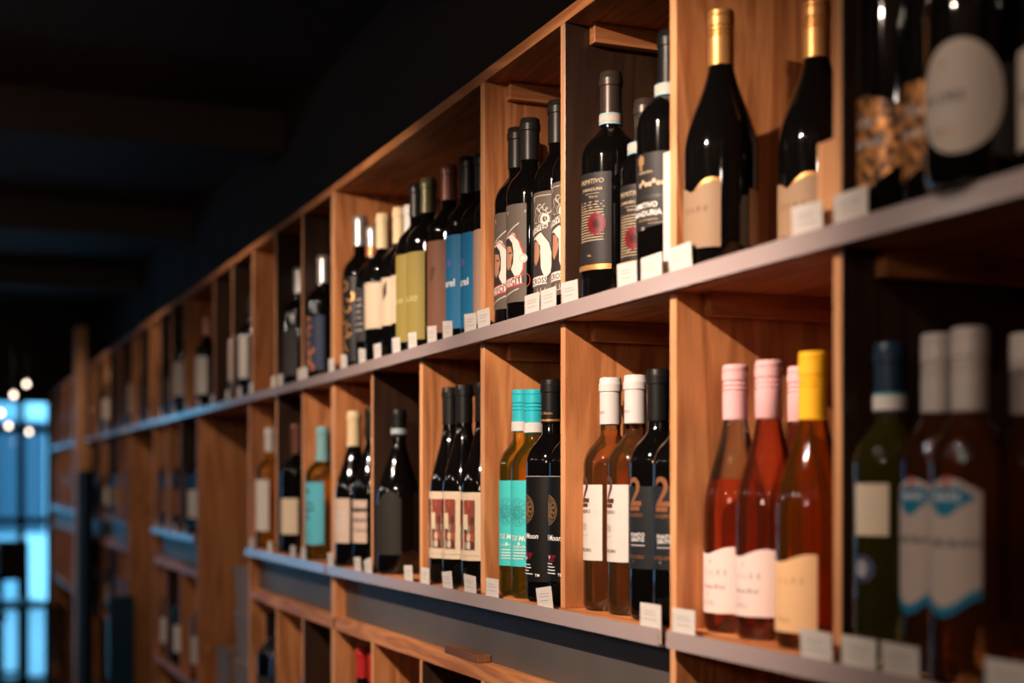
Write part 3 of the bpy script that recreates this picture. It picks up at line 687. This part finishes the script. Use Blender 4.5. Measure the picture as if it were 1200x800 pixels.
bb = ([bl, C('strip_paper', (.52, .42, .36), .6), bl], [(-.002, .001), (.001, .010), (.010, .012)])
bottle('prim1', 'tall dark bottle with charcoal label and red seal, alone at left of its bay', dg, ('foil', BROWNCAP), (CHAR, dict(w=125)), art=art_prim, band=bb, caplen=.066)
bottle('prim2', 'dark bottle with charcoal label and red seal, standing behind between two others', dg, ('foil', BROWNCAP), (CHAR, dict(w=125)), art=art_prim, band=bb, caplen=.066)
def art_primc(p, t):
    z1, z0 = t['z1'], t['z0']
    p.disc(4, z1 - .008, .0055, .006, GOLDI, 12, jag=.2); p.rect(0, 8, z1 - .019, z1 - .011, GOLDI, 2); p.text('MANDURIA', 14, z1 - .022, .0045, GI); 
    for k in range(7): p.disc(2 + k * 8, z1 - .036 + .003 * (k % 3 == 1), .0028, .0028, GI, 8)
    p.rect(t['th'] - 118, t['th'], z1 - .052, z1 - .0485, BLK, 16)
    p.text('PRIMITIVO', 10, z1 - .060, .0088, WHT, bold=.012); p.text('MANDURIA', 14, z1 - .069, .0088, WHT, bold=.012); p.text('denominazione', 20, z1 - .076, .0045, GI)
    p.rect(22, 58, z1 - .081, z1 - .0805, GI, 4); p.text('750', 10, z1 - .086, .004, WHT)
bottle('primc', 'dark bottle with two-part charcoal label and white capitals beside the thick upright', dg, ('foil', BLACKCAP), (CHAR, dict(w=120, bot=lambda u: .0001 * max(0, u) )), art=art_primc, band=bb, caplen=.075)
g = G(); g.box(-.008, .008, -.0006, .0006, 0, .14); o = g.out('leaflet', M['paper']); o.location = (-1.4085, .004, EYE + ZM + .0003); o.rotation_euler = (0, 0, radians(8))
tag(o, 'narrow white paper leaflet standing on the shelf against the thick upright', 'leaflet')
o.location.x = -1.4085

# nearest dark bay, middle shelf
cm, nt, n, l, pb = newmat('copper_engraved_label'); M['copper_lab'] = cm
_tc_ = n.new('ShaderNodeTexCoord'); _no = n.new('ShaderNodeTexNoise'); _no.inputs['Scale'].default_value = 120; _no.inputs['Detail'].default_value = 3; l.new(_tc_.outputs['Object'], _no.inputs['Vector'])
_cr = n.new('ShaderNodeValToRGB'); _cr.color_ramp.elements[0].position = .40; _cr.color_ramp.elements[0].color = (.05, .018, .008, 1); _cr.color_ramp.elements[1].position = .62; _cr.color_ramp.elements[1].color = (.72, .30, .08, 1)
l.new(_no.outputs['Fac'], _cr.inputs[0]); l.new(_cr.outputs[0], pb.inputs['Base Color']); pb.inputs['Roughness'].default_value = .35; pb.inputs['Metallic'].default_value = .35
def art_cop(p, t):
    p.text('Mar', 2, t['z1'] - .024, .016, FAINT, shear=.3); p.text('Salvador', 8, t['z1'] - .042, .012, FAINT, shear=.3, bold=.008)
    p.lines(-10, 30, t['z0'] + .012, 2, .004, .0012, INK)
bo = lambda u: .00035 * max(0, u + 5)
bottle('copper1', 'large dark bottle with shining copper label, nearer the upright at its left', dg, ('foil', BLACKCAP), (cm, dict(w=110, bot=bo, top=lambda u: -.00018 * max(0, u))), art=art_cop)
bottle('copper2', 'large dark bottle with shining copper label, half behind the oval-labelled bottle', dg, ('foil', BLACKCAP), (cm, dict(w=110, bot=bo)), art=art_cop)
OV = C('oval_label_paper', (.50, .43, .38), .6)
e = bottle('oval', 'large dark bottle with a big pale oval label, in the nearest bay', dg, ('foil', BLACKCAP), None)
T = TABLE['oval']; oc, ow = T[8] - 48, 56
lb = sheet('label', T[4], oc - ow, oc + ow, .066, .066, OV, e, top=lambda u: .044 * math.sqrt(max(0, 1 - ((u - oc) / ow) ** 2)) + .0005, bot=lambda u: -.044 * math.sqrt(max(0, 1 - ((u - oc) / ow) ** 2)), n=48)
p = Print(T[4]); p.text('CAVE', -14, .066, .0085, DRK, bold=.008); p.text('ORS', 24, .066, .0115, DRK, bold=.008); p.text('M', 12, .092, .008, GOLDI); p.text('GRAND', 14, .040, .006, GOLDI); p.lines(-20, 40, .055, 2, .004, .0009, FAINT); p.build(lb)
bottle('whitelab', 'large dark bottle with white label at the very edge of the nearest bay', dg, ('foil', BLACKCAP), (OV, dict(w=130)), art=lambda p, t: p.text('BRA', 0, t['zc'], .014, NAVY, bold=.008))

# nearest bay, lower shelf
CRL = C('ivory_label', (.70, .58, .44), .6)
e = bottle('r0a', 'green white-wine bottle with navy capsule and small ivory label, in the nearest bay', 'olive_glass', ('foil', NAVY), (CRL, dict(w=62)), fill=.80, caplen=.062, band=([C('pale_teal_strip', (.10, .42, .46), .5), WHITECAP], [(.014, .016), (.001, .014)]),
       art=lambda p, t: (p.lines(t['th'] - 48, t['th'] - 14, t['z1'] - .014, 3, .008, .0009, FAINT)))
T = TABLE['r0a']; s_ = sheet('medal_sticker', T[4], T[8] - 62, T[8] - 22, .073, .097, C('medal_blue', (.06, .07, .13), .5), e, top=lambda u: -.00002 * (u - T[8] + 42) ** 2, bot=lambda u: .00002 * (u - T[8] + 42) ** 2)
p = Print(T[4]); p.disc(T[8] - 46, .085, .006, .007, C('medal_silver', (.4, .4, .44), .4)); p.text('91', T[8] - 46, .085, .006, DRK, bold=.012); p.build(s_)
BLU = C('sea_blue_ink', (.015, .20, .36), .5); LAB = C('chalk_label', (.56, .47, .43), .6)
def art_sea(p, t):
    c = t['th'] - 48; z1 = t['z1']
    p.poly(c - 2, z1 - .014, [(-.022, .003), (-.012, .010), (.012, .010), (.024, .001), (.010, -.006), (.002, -.013), (-.006, -.013), (-.014, -.006)], BLU)
    p.text('MARE', c - 2, z1 - .012, .009, WHT, bold=.008); p.poly(c - 2, z1 + .001, [(-.002, -.006), (.002, -.006), (.002, .004), (-.002, .004)], REDI)
    p.text('GRIS BLANC', c + 8, z1 - .048, .0085, NAVY, bold=.01); p.text('cotes de mer', c + 6, z1 - .064, .005, FAINT)
    p.rect(t['th'] - 105, t['th'], t['z0'] - .002, t['z0'] + .006, BLU, 24, wave=bwav(t['th']))
def bwav(th): return lambda u: .0075 * cos(radians((u - th) * 3.2)) - .0055
def twav(th): return lambda u: .006 * cos(radians((u - th + 48) * 3.0)) - .003
for k, lab in (('r0b', 'copper rose bottle with silver-white screw cap and blue-emblem label, right of the navy-capped bottle'), ('r0c', 'copper rose bottle with tallest white screw cap and blue-emblem label in nearest bay')):
    th = TABLE[k][8]
    bottle(k, lab, 'copper_wine', ('screw', foil('dull_white_cap', (.60, .54, .52), .4, .1)), (LAB, dict(w=105, top=twav(th), bot=bwav(th))), fill=.82, art=art_sea, caplen=.066)
bottle('r0d', 'copper rose bottle with white screw cap cut off by the right edge of the picture', 'copper_wine', ('screw', foil('dull_white_cap', (.60, .54, .52), .4, .1)), None, fill=.82, caplen=.066)

# picture labels
PL = C('picture_label', (.62, .50, .36), .6)
tile_cols = [C('tile_%s' % n_, c_, .6) for n_, c_ in (('rust', (.30, .07, .035)), ('brick', (.22, .045, .03)), ('olive', (.14, .13, .07)), ('sage', (.20, .22, .16)), ('cream', (.55, .44, .32)), ('red', (.50, .03, .02)), ('umber', (.07, .03, .02)))]
def art_pic(p, t):
    rr = random.Random(5)
    for a0, a1 in ((-72, -36), (-24, 6), (14, 46)):
        p.rect(a0, a1, t['z0'] + .017, t['z1'] - .012, tile_cols[1], 4)
        nz = 6
        for i in range(3):
            for j in range(nz):
                u0 = a0 + (a1 - a0) * i / 3; z0 = t['z0'] + .017 + (t['H'] - .029) * j / nz
                p.disc(u0 + (a1 - a0) / 6, z0 + (t['H'] - .029) / nz / 2, .0034, .0062, rr.choice(tile_cols), 9, jag=.15)
        p.rect(a0, a0 + 14, t['z0'] + .048, t['z1'] - .034, PL, 2)
    p.rect(-80, t['th'] - 4, t['z0'] + .0085, t['z0'] + .0092, FAINT, 12)
for k, lab in (('pic1', 'slope-shouldered dark bottle with framed picture label, leftmost in its bay'), ('pic2', 'slope-shouldered dark bottle with framed picture label, between its two twins'), ('pic3', 'slope-shouldered dark bottle with picture label, cut off by the upright at its right')):
    TABLE[k] = TABLE[k][:3] + (TABLE[k][3],) + TABLE[k][4:]
    bottle(k, lab, dg, ('foil', BLACKCAP), (PL, dict(w=150)), art=art_pic, caplen=.062)
BURL = C('smoke_label', (.02, .017, .013), .6)
bottle('bur', 'broad dark bottle with smoky grey label alone in the dark bay', dg, ('foil', BLACKCAP), (BURL, dict(w=120, top=lambda u: .02 * sin(radians(u * 2)))), caplen=.05, band=([C('strip_blue_white', (.36, .44, .46), .5)], [(.004, .014)]))
PB = C('pinkish_label', (.62, .47, .38), .6)
def art_lines(p, t): p.rect(-10, t['th'] - 10, t['zc'] - .02, t['zc'] + .02, FAINT, 6); p.lines(-10, 30, t['z1'] - .012, 4, .008, .001, GREY)
bottle('cre1', 'dark bottle with cream capsule and pinkish label, left in its narrow bay', dg, ('foil', CREAMCAP), (PB, dict(w=120)), art=art_lines, caplen=.07)
bottle('cre2', 'dark bottle with striped pale label, squeezed against the upright behind the cream-capped one', dg, ('foil', BLACKCAP), (PB, dict(w=120)), art=lambda p, t: [p.rect(-30, t['th'], t['z0'] + .02 * k, t['z0'] + .02 * k + .008, BLK, 8) for k in range(1, 4)])

# crowded wide bay on the middle shelf
def cap(c): return ('foil', c)
OLV = C('olive_label', (.27, .21, .045), .6); BRN = C('copper_brown_label', (.16, .065, .035), .6); BLL = C('blue_label', (.006, .12, .27), .5); PTN = C('pink_tan_label', (.38, .23, .17), .6); DGR = C('dark_grey_label', (.035, .03, .033), .6)
bottle('t_a', 'dark bottle with silver capsule and gold-swirled black label, leftmost of the crowded row', dg, cap(SILCAP), (BKL, dict(w=150)), art=lambda p, t: [p.ring(t['th'] - 50 + 12 * (k % 3), t['z0'] + .02 + k * .022, .007, .011, GOLD, 14, a0=40 * k, a1=40 * k + 220) for k in range(7)])
bottle('t_b', 'dark bottle with grey label and copper-striped capsule, second in the crowded row', dg, cap(SILCAP), (DGR, dict(w=150)), art=lambda p, t: p.lines(0, 40, t['z1'] - .02, 6, .012, .002, FAINT), band=([COP], [(0, .02)]))
bottle('t_c', 'dark bottle with broad cream capsule and plain cream label in the crowded row', dg, cap(CREAMCAP), (M['cream'], dict(w=140)), caplen=.068)
bottle('t_d', 'dark bottle with cream capsule and cream label marked with a dark slash', dg, cap(CREAMCAP), (M['cream'], dict(w=140)), art=lambda p, t: p.rect(t['th'] - 50, t['th'] - 30, t['zc'] + .0, t['zc'] + .025, DRK, 3, slant=.015), caplen=.068)
bottle('t_e', 'dark bottle with slim white capsule and cream label, behind the olive-labelled pair', dg, cap(WHITECAP), (M['cream'], dict(w=140)))
def art_olv(p, t): p.text('VALDO', t['th'] - 52, t['zc'] - .005, .012, C('light_olive_ink', (.56, .50, .25), .6), shear=.2, bold=.008)
bottle('t_f', 'dark bottle with olive yellow label, left one of the olive-labelled pair', dg, cap(BLACKCAP), (OLV, dict(w=150)), art=art_olv)
bottle('t_g', 'dark bottle with olive yellow label, right one of the olive-labelled pair', dg, cap(OLIVECAP), (OLV, dict(w=150)), art=art_olv)
bottle('t_h', 'dark bottle with copper brown label, between the olive and the blue labels', dg, cap(REDB), (BRN, dict(w=150)), art=lambda p, t: (p.poly(t['th'] - 52, t['zc'] + .02, [(-.006, -.012), (.004, -.006), (.010, .010), (0, .016), (-.004, .004)], C('umber_ink', (.09, .035, .025), .6))))
def art_blu(p, t): p.text('cizarel', t['th'] - 62, t['zc'] - .002, .017, WHT, bold=.008); p.disc(t['th'] - 50, t['z1'] - .045, .006, .006, C('violet_ink', (.10, .09, .35), .5))
bottle('t_i', 'dark bottle with vivid blue label and white script beside the copper brown label', dg, cap(BLACKCAP), (BLL, dict(w=160)), art=art_blu)
bottle('t_i2', 'dark bottle with vivid blue label, right one of the two and nearer the lit upright', dg, cap(BLACKCAP), (BLL, dict(w=160)), art=art_blu)
bottle('t_j', 'dark bottle with pinkish tan label, partly hidden by the lit upright', dg, cap(BLACKCAP), (PTN, dict(w=150)), art=lambda p, t: (p.ring(t['th'] - 60, t['z1'] - .05, .008, .0095, GREY, 16), p.lines(-20, 10, t['zc'], 4, .01, .0012, GREY)))

# second unit
SKY = C('sky_blue_label', (.10, .48, .60), .55); NB = C('night_blue_label', (.015, .03, .07), .55)
bottle('w1', 'white wine bottle with white capsule and white label, leftmost low bay of the second unit', 'yellow', cap(WHITECAP), (M['paper'], dict(w=120)), fill=.8)
bottle('w2', 'dark bottle with low ivory label in the dark middle bay of the second unit', dg, cap(REDB), (M['cream'], dict(w=130)), caplen=.07)
bottle('w3', 'white wine bottle with sky blue label, pale blue neck and dark drawing', 'yellow', cap(C('pale_blue_capsule', (.22, .46, .50), .4)), (SKY, dict(w=130)), fill=.78, caplen=.075,
       art=lambda p, t: (p.disc(t['th'] - 65, t['z1'] - .02, .004, .006, DRK, 8), p.ring(t['th'] - 55, t['z1'] - .055, .008, .011, DRK, 12, a0=0, a1=200), p.rect(t['th'] - 80, t['th'] - 35, t['z1'] - .062, t['z1'] - .058, DRK, 4), p.ring(t['th'] - 62, t['zc'] - .005, .005, .008, DRK, 10, a0=90, a1=340), p.lines(t['th'] - 80, t['th'] - 40, t['z0'] + .03, 3, .009, .0015, TQD)))
bottle('u1a', 'dark bottle with silver capsule and blue label with orange swirls', dg, cap(SILCAP), (NB, dict(w=150)), art=lambda p, t: [p.ring(t['th'] - 70 + 14 * (k % 2), t['z1'] - .012 - k * .02, .006, .012, C('orange_ink', (.50, .17, .04), .5), 12, a0=50 * k, a1=50 * k + 230) for k in range(6)])
bottle('u2a', 'dark bottle with dusty brown capsule, left of two in its top bay', dg, cap(SILCAP), (DGR, dict(w=150)), art=lambda p, t: p.lines(t['th'] - 90, t['th'] - 20, t['z1'] - .04, 4, .014, .006, BRN))
bottle('u2b', 'dark bottle with dusty silver capsule, right of two in its top bay', dg, cap(SILCAP), (DGR, dict(w=150)))
bottle('u3a', 'dark bottle with brown striped dark label, top row of second unit', dg, cap(BLACKCAP), (DGR, dict(w=150)), art=lambda p, t: p.lines(t['th'] - 100, t['th'] - 10, t['zc'], 5, .012, .004, C('striped_ink', (.35, .2, .12), .6)))
bottle('u4b', 'dark bottle with bright white label, top row of second unit', dg, cap(BLACKCAP), (M['paper'], dict(w=130)))
bottle('u4a', 'dark bottle with pinkish white label left of the bright white label', dg, cap(BLACKCAP), (C('blush_white_label', (.60, .50, .47), .6), dict(w=130)))
bottle('u5a', 'dark bottle with greyish label low on the glass, top row of second unit', dg, cap(BLACKCAP), (C('grey_brown_label', (.22, .18, .16), .6), dict(w=130)))
bottle('u6b', 'dark bottle with copper pink capsule and white label, far top row', dg, cap(C('copper_pink_capsule', (.5, .24, .18), .4, .3)), (M['paper'], dict(w=130)))
bottle('u6a', 'dark bottle with orange capsule and white label, far top row', dg, cap(C('orange_capsule', (.85, .35, .04), .4)), (M['paper'], dict(w=130)))
bottle('u7a', 'dark bottle with pale grey label left of the orange-capped bottle', dg, cap(BLACKCAP), (C('pale_grey_label', (.42, .36, .32), .6), dict(w=130)))
bottle('u10a', 'dark bottle with cream grey label, far top row of the third unit', dg, cap(BLACKCAP), (C('cream_grey_label', (.45, .38, .32), .6), dict(w=130)))
bottle('u12a', 'clear bottle with pale yellow label, far top row of the fourth unit', 'olive_glass', cap(CREAMCAP), (M['cream'], dict(w=130)))
bottle('u14a', 'dark bottle with pale label, farthest in the top row', dg, cap(CREAMCAP), (M['cream'], dict(w=130)))

# bottles in the low and far compartments: one bottle of each kind, then copies with their parts
def copy_tree(o, parent=None):
    c = o.copy(); COL.objects.link(c); c.parent = parent
    for ch in list(o.children): copy_tree(ch, c)
    return c
def put(o, s, y, z, label, group):
    o.location = (-s, y, EYE + z + zo(s) + .0003); o['label'] = label; o['group'] = group; return o
gen = {}
def kind_(k, glass_m, c, lm, h=.30, R=.037, z1=.05, z2=.14, kd='bord'):
    gen[k] = (glass_m, c, lm, (3, .04, -.6, h, R, kd, z1, z2, 80)); gen[k + '_o'] = None
def far(k, s, y, z, label, group):
    if gen[k + '_o'] is None:
        gm, c, lm, T = gen[k]; o = bottle(k, label, gm, c, (lm, dict(w=140)), T=T, group=group); gen[k + '_o'] = o
    else: o = copy_tree(gen[k + '_o'])
    return put(o, s, y, z, label, group)
kind_('red', dg, cap(REDCAP), M['cream'], h=.30); kind_('dark', dg, cap(BLACKCAP), M['paper']); kind_('darkb', dg, cap(BLACKCAP), BRN); kind_('white', 'yellow', cap(WHITECAP), M['paper'])
kind_('tan', dg, cap(CREAMCAP), TAN); kind_('plain', dg, cap(BLACKCAP), DGR)
GB = 'bottles in the bays under the ledge'
far('red', 2.768, .045, ZB, 'red-capsuled bottle under the ledge, right one of two', GB); far('red', 2.69, .048, ZB, 'red-capsuled bottle under the ledge, hidden by the upright', GB)
far('plain', 3.60, .045, ZB, 'dark bottle under the ledge in the leftmost bay of the second unit', GB); far('plain', 3.44, .045, ZB, 'dark bottle under the ledge in a middle bay, left one', GB); far('dark', 3.40, .125, ZB, 'dark bottle with white label under the ledge, set back in its bay', GB)
far('plain', 3.13, .045, ZB, 'dark bottle under the ledge in the nearest bay of the second unit', GB)
GF = 'blurred bottles in the third unit'
far('darkb', 5.28, .045, ZL, 'brown-labelled bottle, leftmost on the lower shelf of the third unit', GF); far('tan', 5.13, .045, ZL, 'tan-labelled bottle on the lower shelf of the third unit', GF)
far('darkb', 4.98, .045, ZL, 'brown-labelled bottle in the middle bay of the third unit', GF); far('tan', 4.88, .06, ZL, 'tan-labelled bottle in the middle bay of the third unit', GF); far('dark', 4.66, .045, ZL, 'white-labelled bottle in the nearest bay of the third unit', GF); far('dark', 4.56, .05, ZL, 'white-labelled bottle by the near side of the third unit', GF)
far('white', 5.25, .045, ZB, 'white wine bottle with white label under the ledge of the third unit', GF); far('dark', 5.15, .06, ZB, 'dark bottle beside the white wine under the ledge of the third unit', GF); far('dark', 4.95, .045, ZB, 'dark white-labelled bottle in the middle low bay of the third unit', GF); far('white', 4.6, .045, ZB, 'white wine bottle in the nearest low bay of the third unit', GF)
GH = 'blurred bottles in the fourth unit'; lab4 = 'small blurred pale-labelled wine bottle on the fourth shelving unit'
for s_ in (6.3, 6.62, 6.72, 6.95, 7.05, 7.32, 7.42, 7.65): far(('tan', 'white')[int(s_ * 100) % 2], s_, .045, ZL, lab4, GH)
for s_ in (6.3, 6.6, 6.9, 7.05, 7.4, 7.6): far(('tan', 'dark')[int(s_ * 10) % 2], s_, .045, ZB, lab4, GH)
lab5 = 'small blurred dark bottle far down the top row'; GT = 'blurred dark bottles far down the top row'
for s_ in (5.02, 5.12, 5.30, 5.60, 5.85, 6.35, 6.60, 6.87, 7.18, 7.65, 8.0, 8.5, 8.8, 9.3): far('plain', s_, .045, ZM, lab5, GT)
lab6 = 'small blurred bottle on the last shelving unit'
for s_ in (8.5, 8.9, 9.25, 9.65): far('tan', s_, .045, ZL, lab6, 'blurred bottles in the last unit')

# ---------------------------------------------------------------- price tags
def price_tag(s, z, label, group, tilt=0, w=.050, h=.043, dy=0, far_=False):
    e = empty('price_tag', (-s, -.0110, EYE + z + zo(s) - .0172), label, 'price tag', group)
    e.rotation_euler = (radians(tilt and 3), radians(tilt), 0)
    g = G(); g.box(-w / 2, w / 2, -.0003, .0003, 0, h); g.out('card', M['paper'], e)
    if not far_:
        g = G(); rr = random.Random(int(s * 1000))
        def bar(x0, x1, z0, z1): g.box(x0, x1, -.0005, -.0003, z0, z1)
        for k in range(9): bar(-w / 2 + .0015, -w / 2 + .0032, .003 + k * .0039, .0050 + k * .0039)
        for z_ in (h - .009, h - .0125, h - .018): bar(-w * .30, w * (.30 + rr.uniform(-.12, .05)), z_, z_ + .0008)
        bar(-w * .28, w * .30, .014, .0150); bar(-w * .28, w * .12, .0095, .0112); bar(w * .18, w * .36, .008, .0130)
        o_ = g.out('print', M['print'], e); o_['kind'] = 'stuff'
    return e
GU, GLO = 'price tags on the middle shelf rail', 'price tags on the lower shelf rail'
up = [(.909, 'white price tag under the oval-labelled bottle'), (1.046, 'white price tag below the copper labels beside an upright'), (1.112, 'white price tag at the foot of the filler strip, below the second gold-capped bottle'),
 (1.35, 'white price tag under the first gold-capped bottle'), (1.42, 'white price tag just left of the thick upright, under the leaflet'), (1.479, 'white price tag below the dark bottle with white capitals'), (1.639, 'white price tag left of the red-seal bottle by its upright'),
 (1.708, 'white price tag with dark dotted edge under the swirl portrait label'), (1.763, 'white price tag left of the dotted one, under the portrait bottles'), (1.941, 'white price tag standing in front of the lit upright, below the portrait labels'), (1.998, 'white price tag below the pinkish tan label'),
 (2.10, 'white price tag below the vivid blue label'), (2.174, 'white price tag below the copper brown label'), (2.274, 'white price tag below the olive labels'), (2.364, 'white price tag below the cream labels, right one'), (2.476, 'white price tag below the cream labels, left one'),
 (2.575, 'white price tag below the dark grey label'), (2.705, 'white price tag by the gold-swirled bottle'), (2.795, 'white price tag at the joint of first and second unit')]
for i, (s, lab) in enumerate(up): price_tag(s, ZM, lab, GU, tilt=(0, 0, 2, -2, 0, 3, 2, 0, 0, 1, 4, 5, 4, 3, 3, 2, 5, 6, 2)[i], w=.050 if s < 2 else .044)
lo = [(.848, 'white price tag on the lower rail at the right edge of the picture'), (.975, 'white price tag on the lower rail below the blue-emblem labels'), (1.034, 'white price tag on the lower rail below the navy-capped bottle'), (1.097, 'white price tag below the yellow-capped bottle'),
 (1.346, 'white price tag left of the pink rose bottles beside the thick upright'), (1.422, 'upright white price tag below the copper 2 labels'), (1.714, 'torn-edged tilted price tag below the black medallion bottles'), (1.91, 'white price tag at the foot of the lit upright, by the turquoise labels'),
 (1.998, 'white price tag below the rightmost picture label'), (2.096, 'tilted white price tag below the middle picture label'), (2.212, 'white price tag below the leftmost picture label'), (2.293, 'white price tag at the corner of the dark bay'), (2.53, 'tilted bluish price tag left in the dark bay'), (2.603, 'white price tag below the cream-capped bottle'), (2.800, 'white price tag on the lower rail at the joint of the units')]
for i, (s, lab) in enumerate(lo): price_tag(s, ZL, lab, GLO, tilt=(0, 1, 0, 1, 0, 0, -7, 0, 2, -5, 0, -3, -12, -3, -4)[i], w=.050 if s < 2 else .044)
for s, lab in ((3.021, 'small tag of the second unit below the silver-capped bottle with orange swirls, right one'), (3.067, 'small tag of the second unit below the silver-capped bottle with orange swirls, left one'), (3.256, 'small tag on the second unit below the dusty silver capsule'), (3.327, 'small tag on the second unit below the dusty brown capsule'), (3.578, 'small tag on the second unit below the brown striped dark label'), (3.729, 'small tag on the second unit right below the bright white label'), (3.891, 'small tag on the second unit below the pinkish white label')):
    price_tag(s, ZM, lab, 'price tags on the far middle rail', w=.042, far_=True)
lf = 'small blurred white price tag on the middle shelf rail of the far units'
for s in ( 4.12, 4.346, 4.563, 4.819, 5.104, 5.4, 5.7, 6.0, 6.4, 6.8, 7.2, 7.6, 8.0, 8.5, 9.0): price_tag(s, ZM, lf, 'price tags on the far middle rail', w=.042, far_=True)
for s, lab in ((3.036, 'small tag on the second unit below the sky blue label, right one'), (3.131, 'small tag on the second unit below the sky blue label, left one'), (3.364, 'small tag on the second unit below the low ivory label'), (3.578, 'small tag on the second unit below the white-capped white wine')):
    price_tag(s, ZL, lab, 'price tags on the far lower rail', w=.042, far_=True)
lf = 'small blurred white price tag on the lower shelf rail of the far units'
for s in ( 4.6, 4.8, 5.0, 5.2, 6.4, 6.7, 7.0, 7.4, 7.7): price_tag(s, ZL, lf, 'price tags on the far lower rail', w=.042, far_=True)

# ---------------------------------------------------------------- far end: lamps and chairs against the window
bulb = plain('lit_bulb', (1, .9, .8), .5, emit=(1, .80, .62), estr=7)
def bulb_at(s, y, z, label, r=.013):
    e = empty('pendant_lamp', (-s, y, EYE + z), label, 'lamp', 'bare bulbs hanging near the window')
    g = G(); g.lathe([(.0004, -r), (r * .6, -r * .8), (r, 0), (r * .7, r * .75), (r * .35, r * 1.3), (.0004, r * 1.35)], 16); g.out('bulb', bulb, e)
    g = G(); g.lathe([(.0004, r * 1.2), (r * .5, r * 1.2), (r * .5, r * 2.6), (.0004, r * 2.7)], 12); g.out('socket', M['black_metal'], e)
    g = G(); g.lathe([(.003, r * 2.6), (.003, CEIL - EYE - z - .001)], 6); g.out('cord', M['black_metal'], e)
def far_pt(px, py, s):
    t = (px - 600) / 1667; ca, sa = cos(radians(22.193)), sin(radians(22.193)); w = s / (ca - t * sa)
    return s, w * sa + t * w * ca - D, (572.5 - py) * w / 1667
for px, py, s, lab in ((16, 463, 8.6, 'bare bulb hanging lower left against the dark ceiling'), (31, 450, 8.9, 'bare bulb hanging highest against the dark ceiling'), (1, 484, 8.3, 'bare bulb at the left edge of the picture'), (10, 499, 9.2, 'bare bulb just under the bright top window'), (34, 506, 9.6, 'lowest bare bulb, in front of the transom')):
    bulb_at(*far_pt(px, py, s), lab)
def chair(s, y, rz, label):
    e = empty('bar_chair', (-s, y, 0), label, 'chair', 'dark chairs by the window'); e.rotation_euler = (0, 0, rz); m = M['black_metal']
    for x_ in (-.17, .17):
        for y_ in (-.17, .17):
            g = G(); g.box(x_ - .014, x_ + .014, y_ - .014, y_ + .014, 0, .70 if y_ < 0 else 1.1); g.out('leg', m, e)
    g = G(); g.box(-.2, .2, -.2, .2, .70, .74); bevel(g.out('seat', m, e), .01)
    g = G(); g.box(-.18, .18, .155, .185, .86, 1.12); bevel(g.out('backrest', m, e), .008)
    g = G(); g.box(-.17, .17, -.18, -.16, .25, .28); g.out('stretcher', m, e); g = G(); g.box(-.17, .17, .16, .18, .25, .28); g.out('stretcher', m, e)
chair(8.7, -.62, .4, 'dark high chair nearer the shelves, seen against the window')
chair(9.5, -.30, 1.9, 'dark high chair close to the glazed front')
e = empty('window_table', (-9.6, -.95, 0), 'dark high table standing before the glazed front', 'table')
g = G(); g.box(-.35, .35, -.35, .35, 1.05, 1.09); bevel(g.out('table_top', M['black_metal'], e), .006)
g = G(); g.lathe([(.03, .02), (.03, 1.05)], 12); g.out('pedestal', M['black_metal'], e); g = G(); g.lathe([(.0004, 0), (.24, 0), (.24, .015), (.03, .03), (.0004, .03)], 24); g.out('foot', M['black_metal'], e)
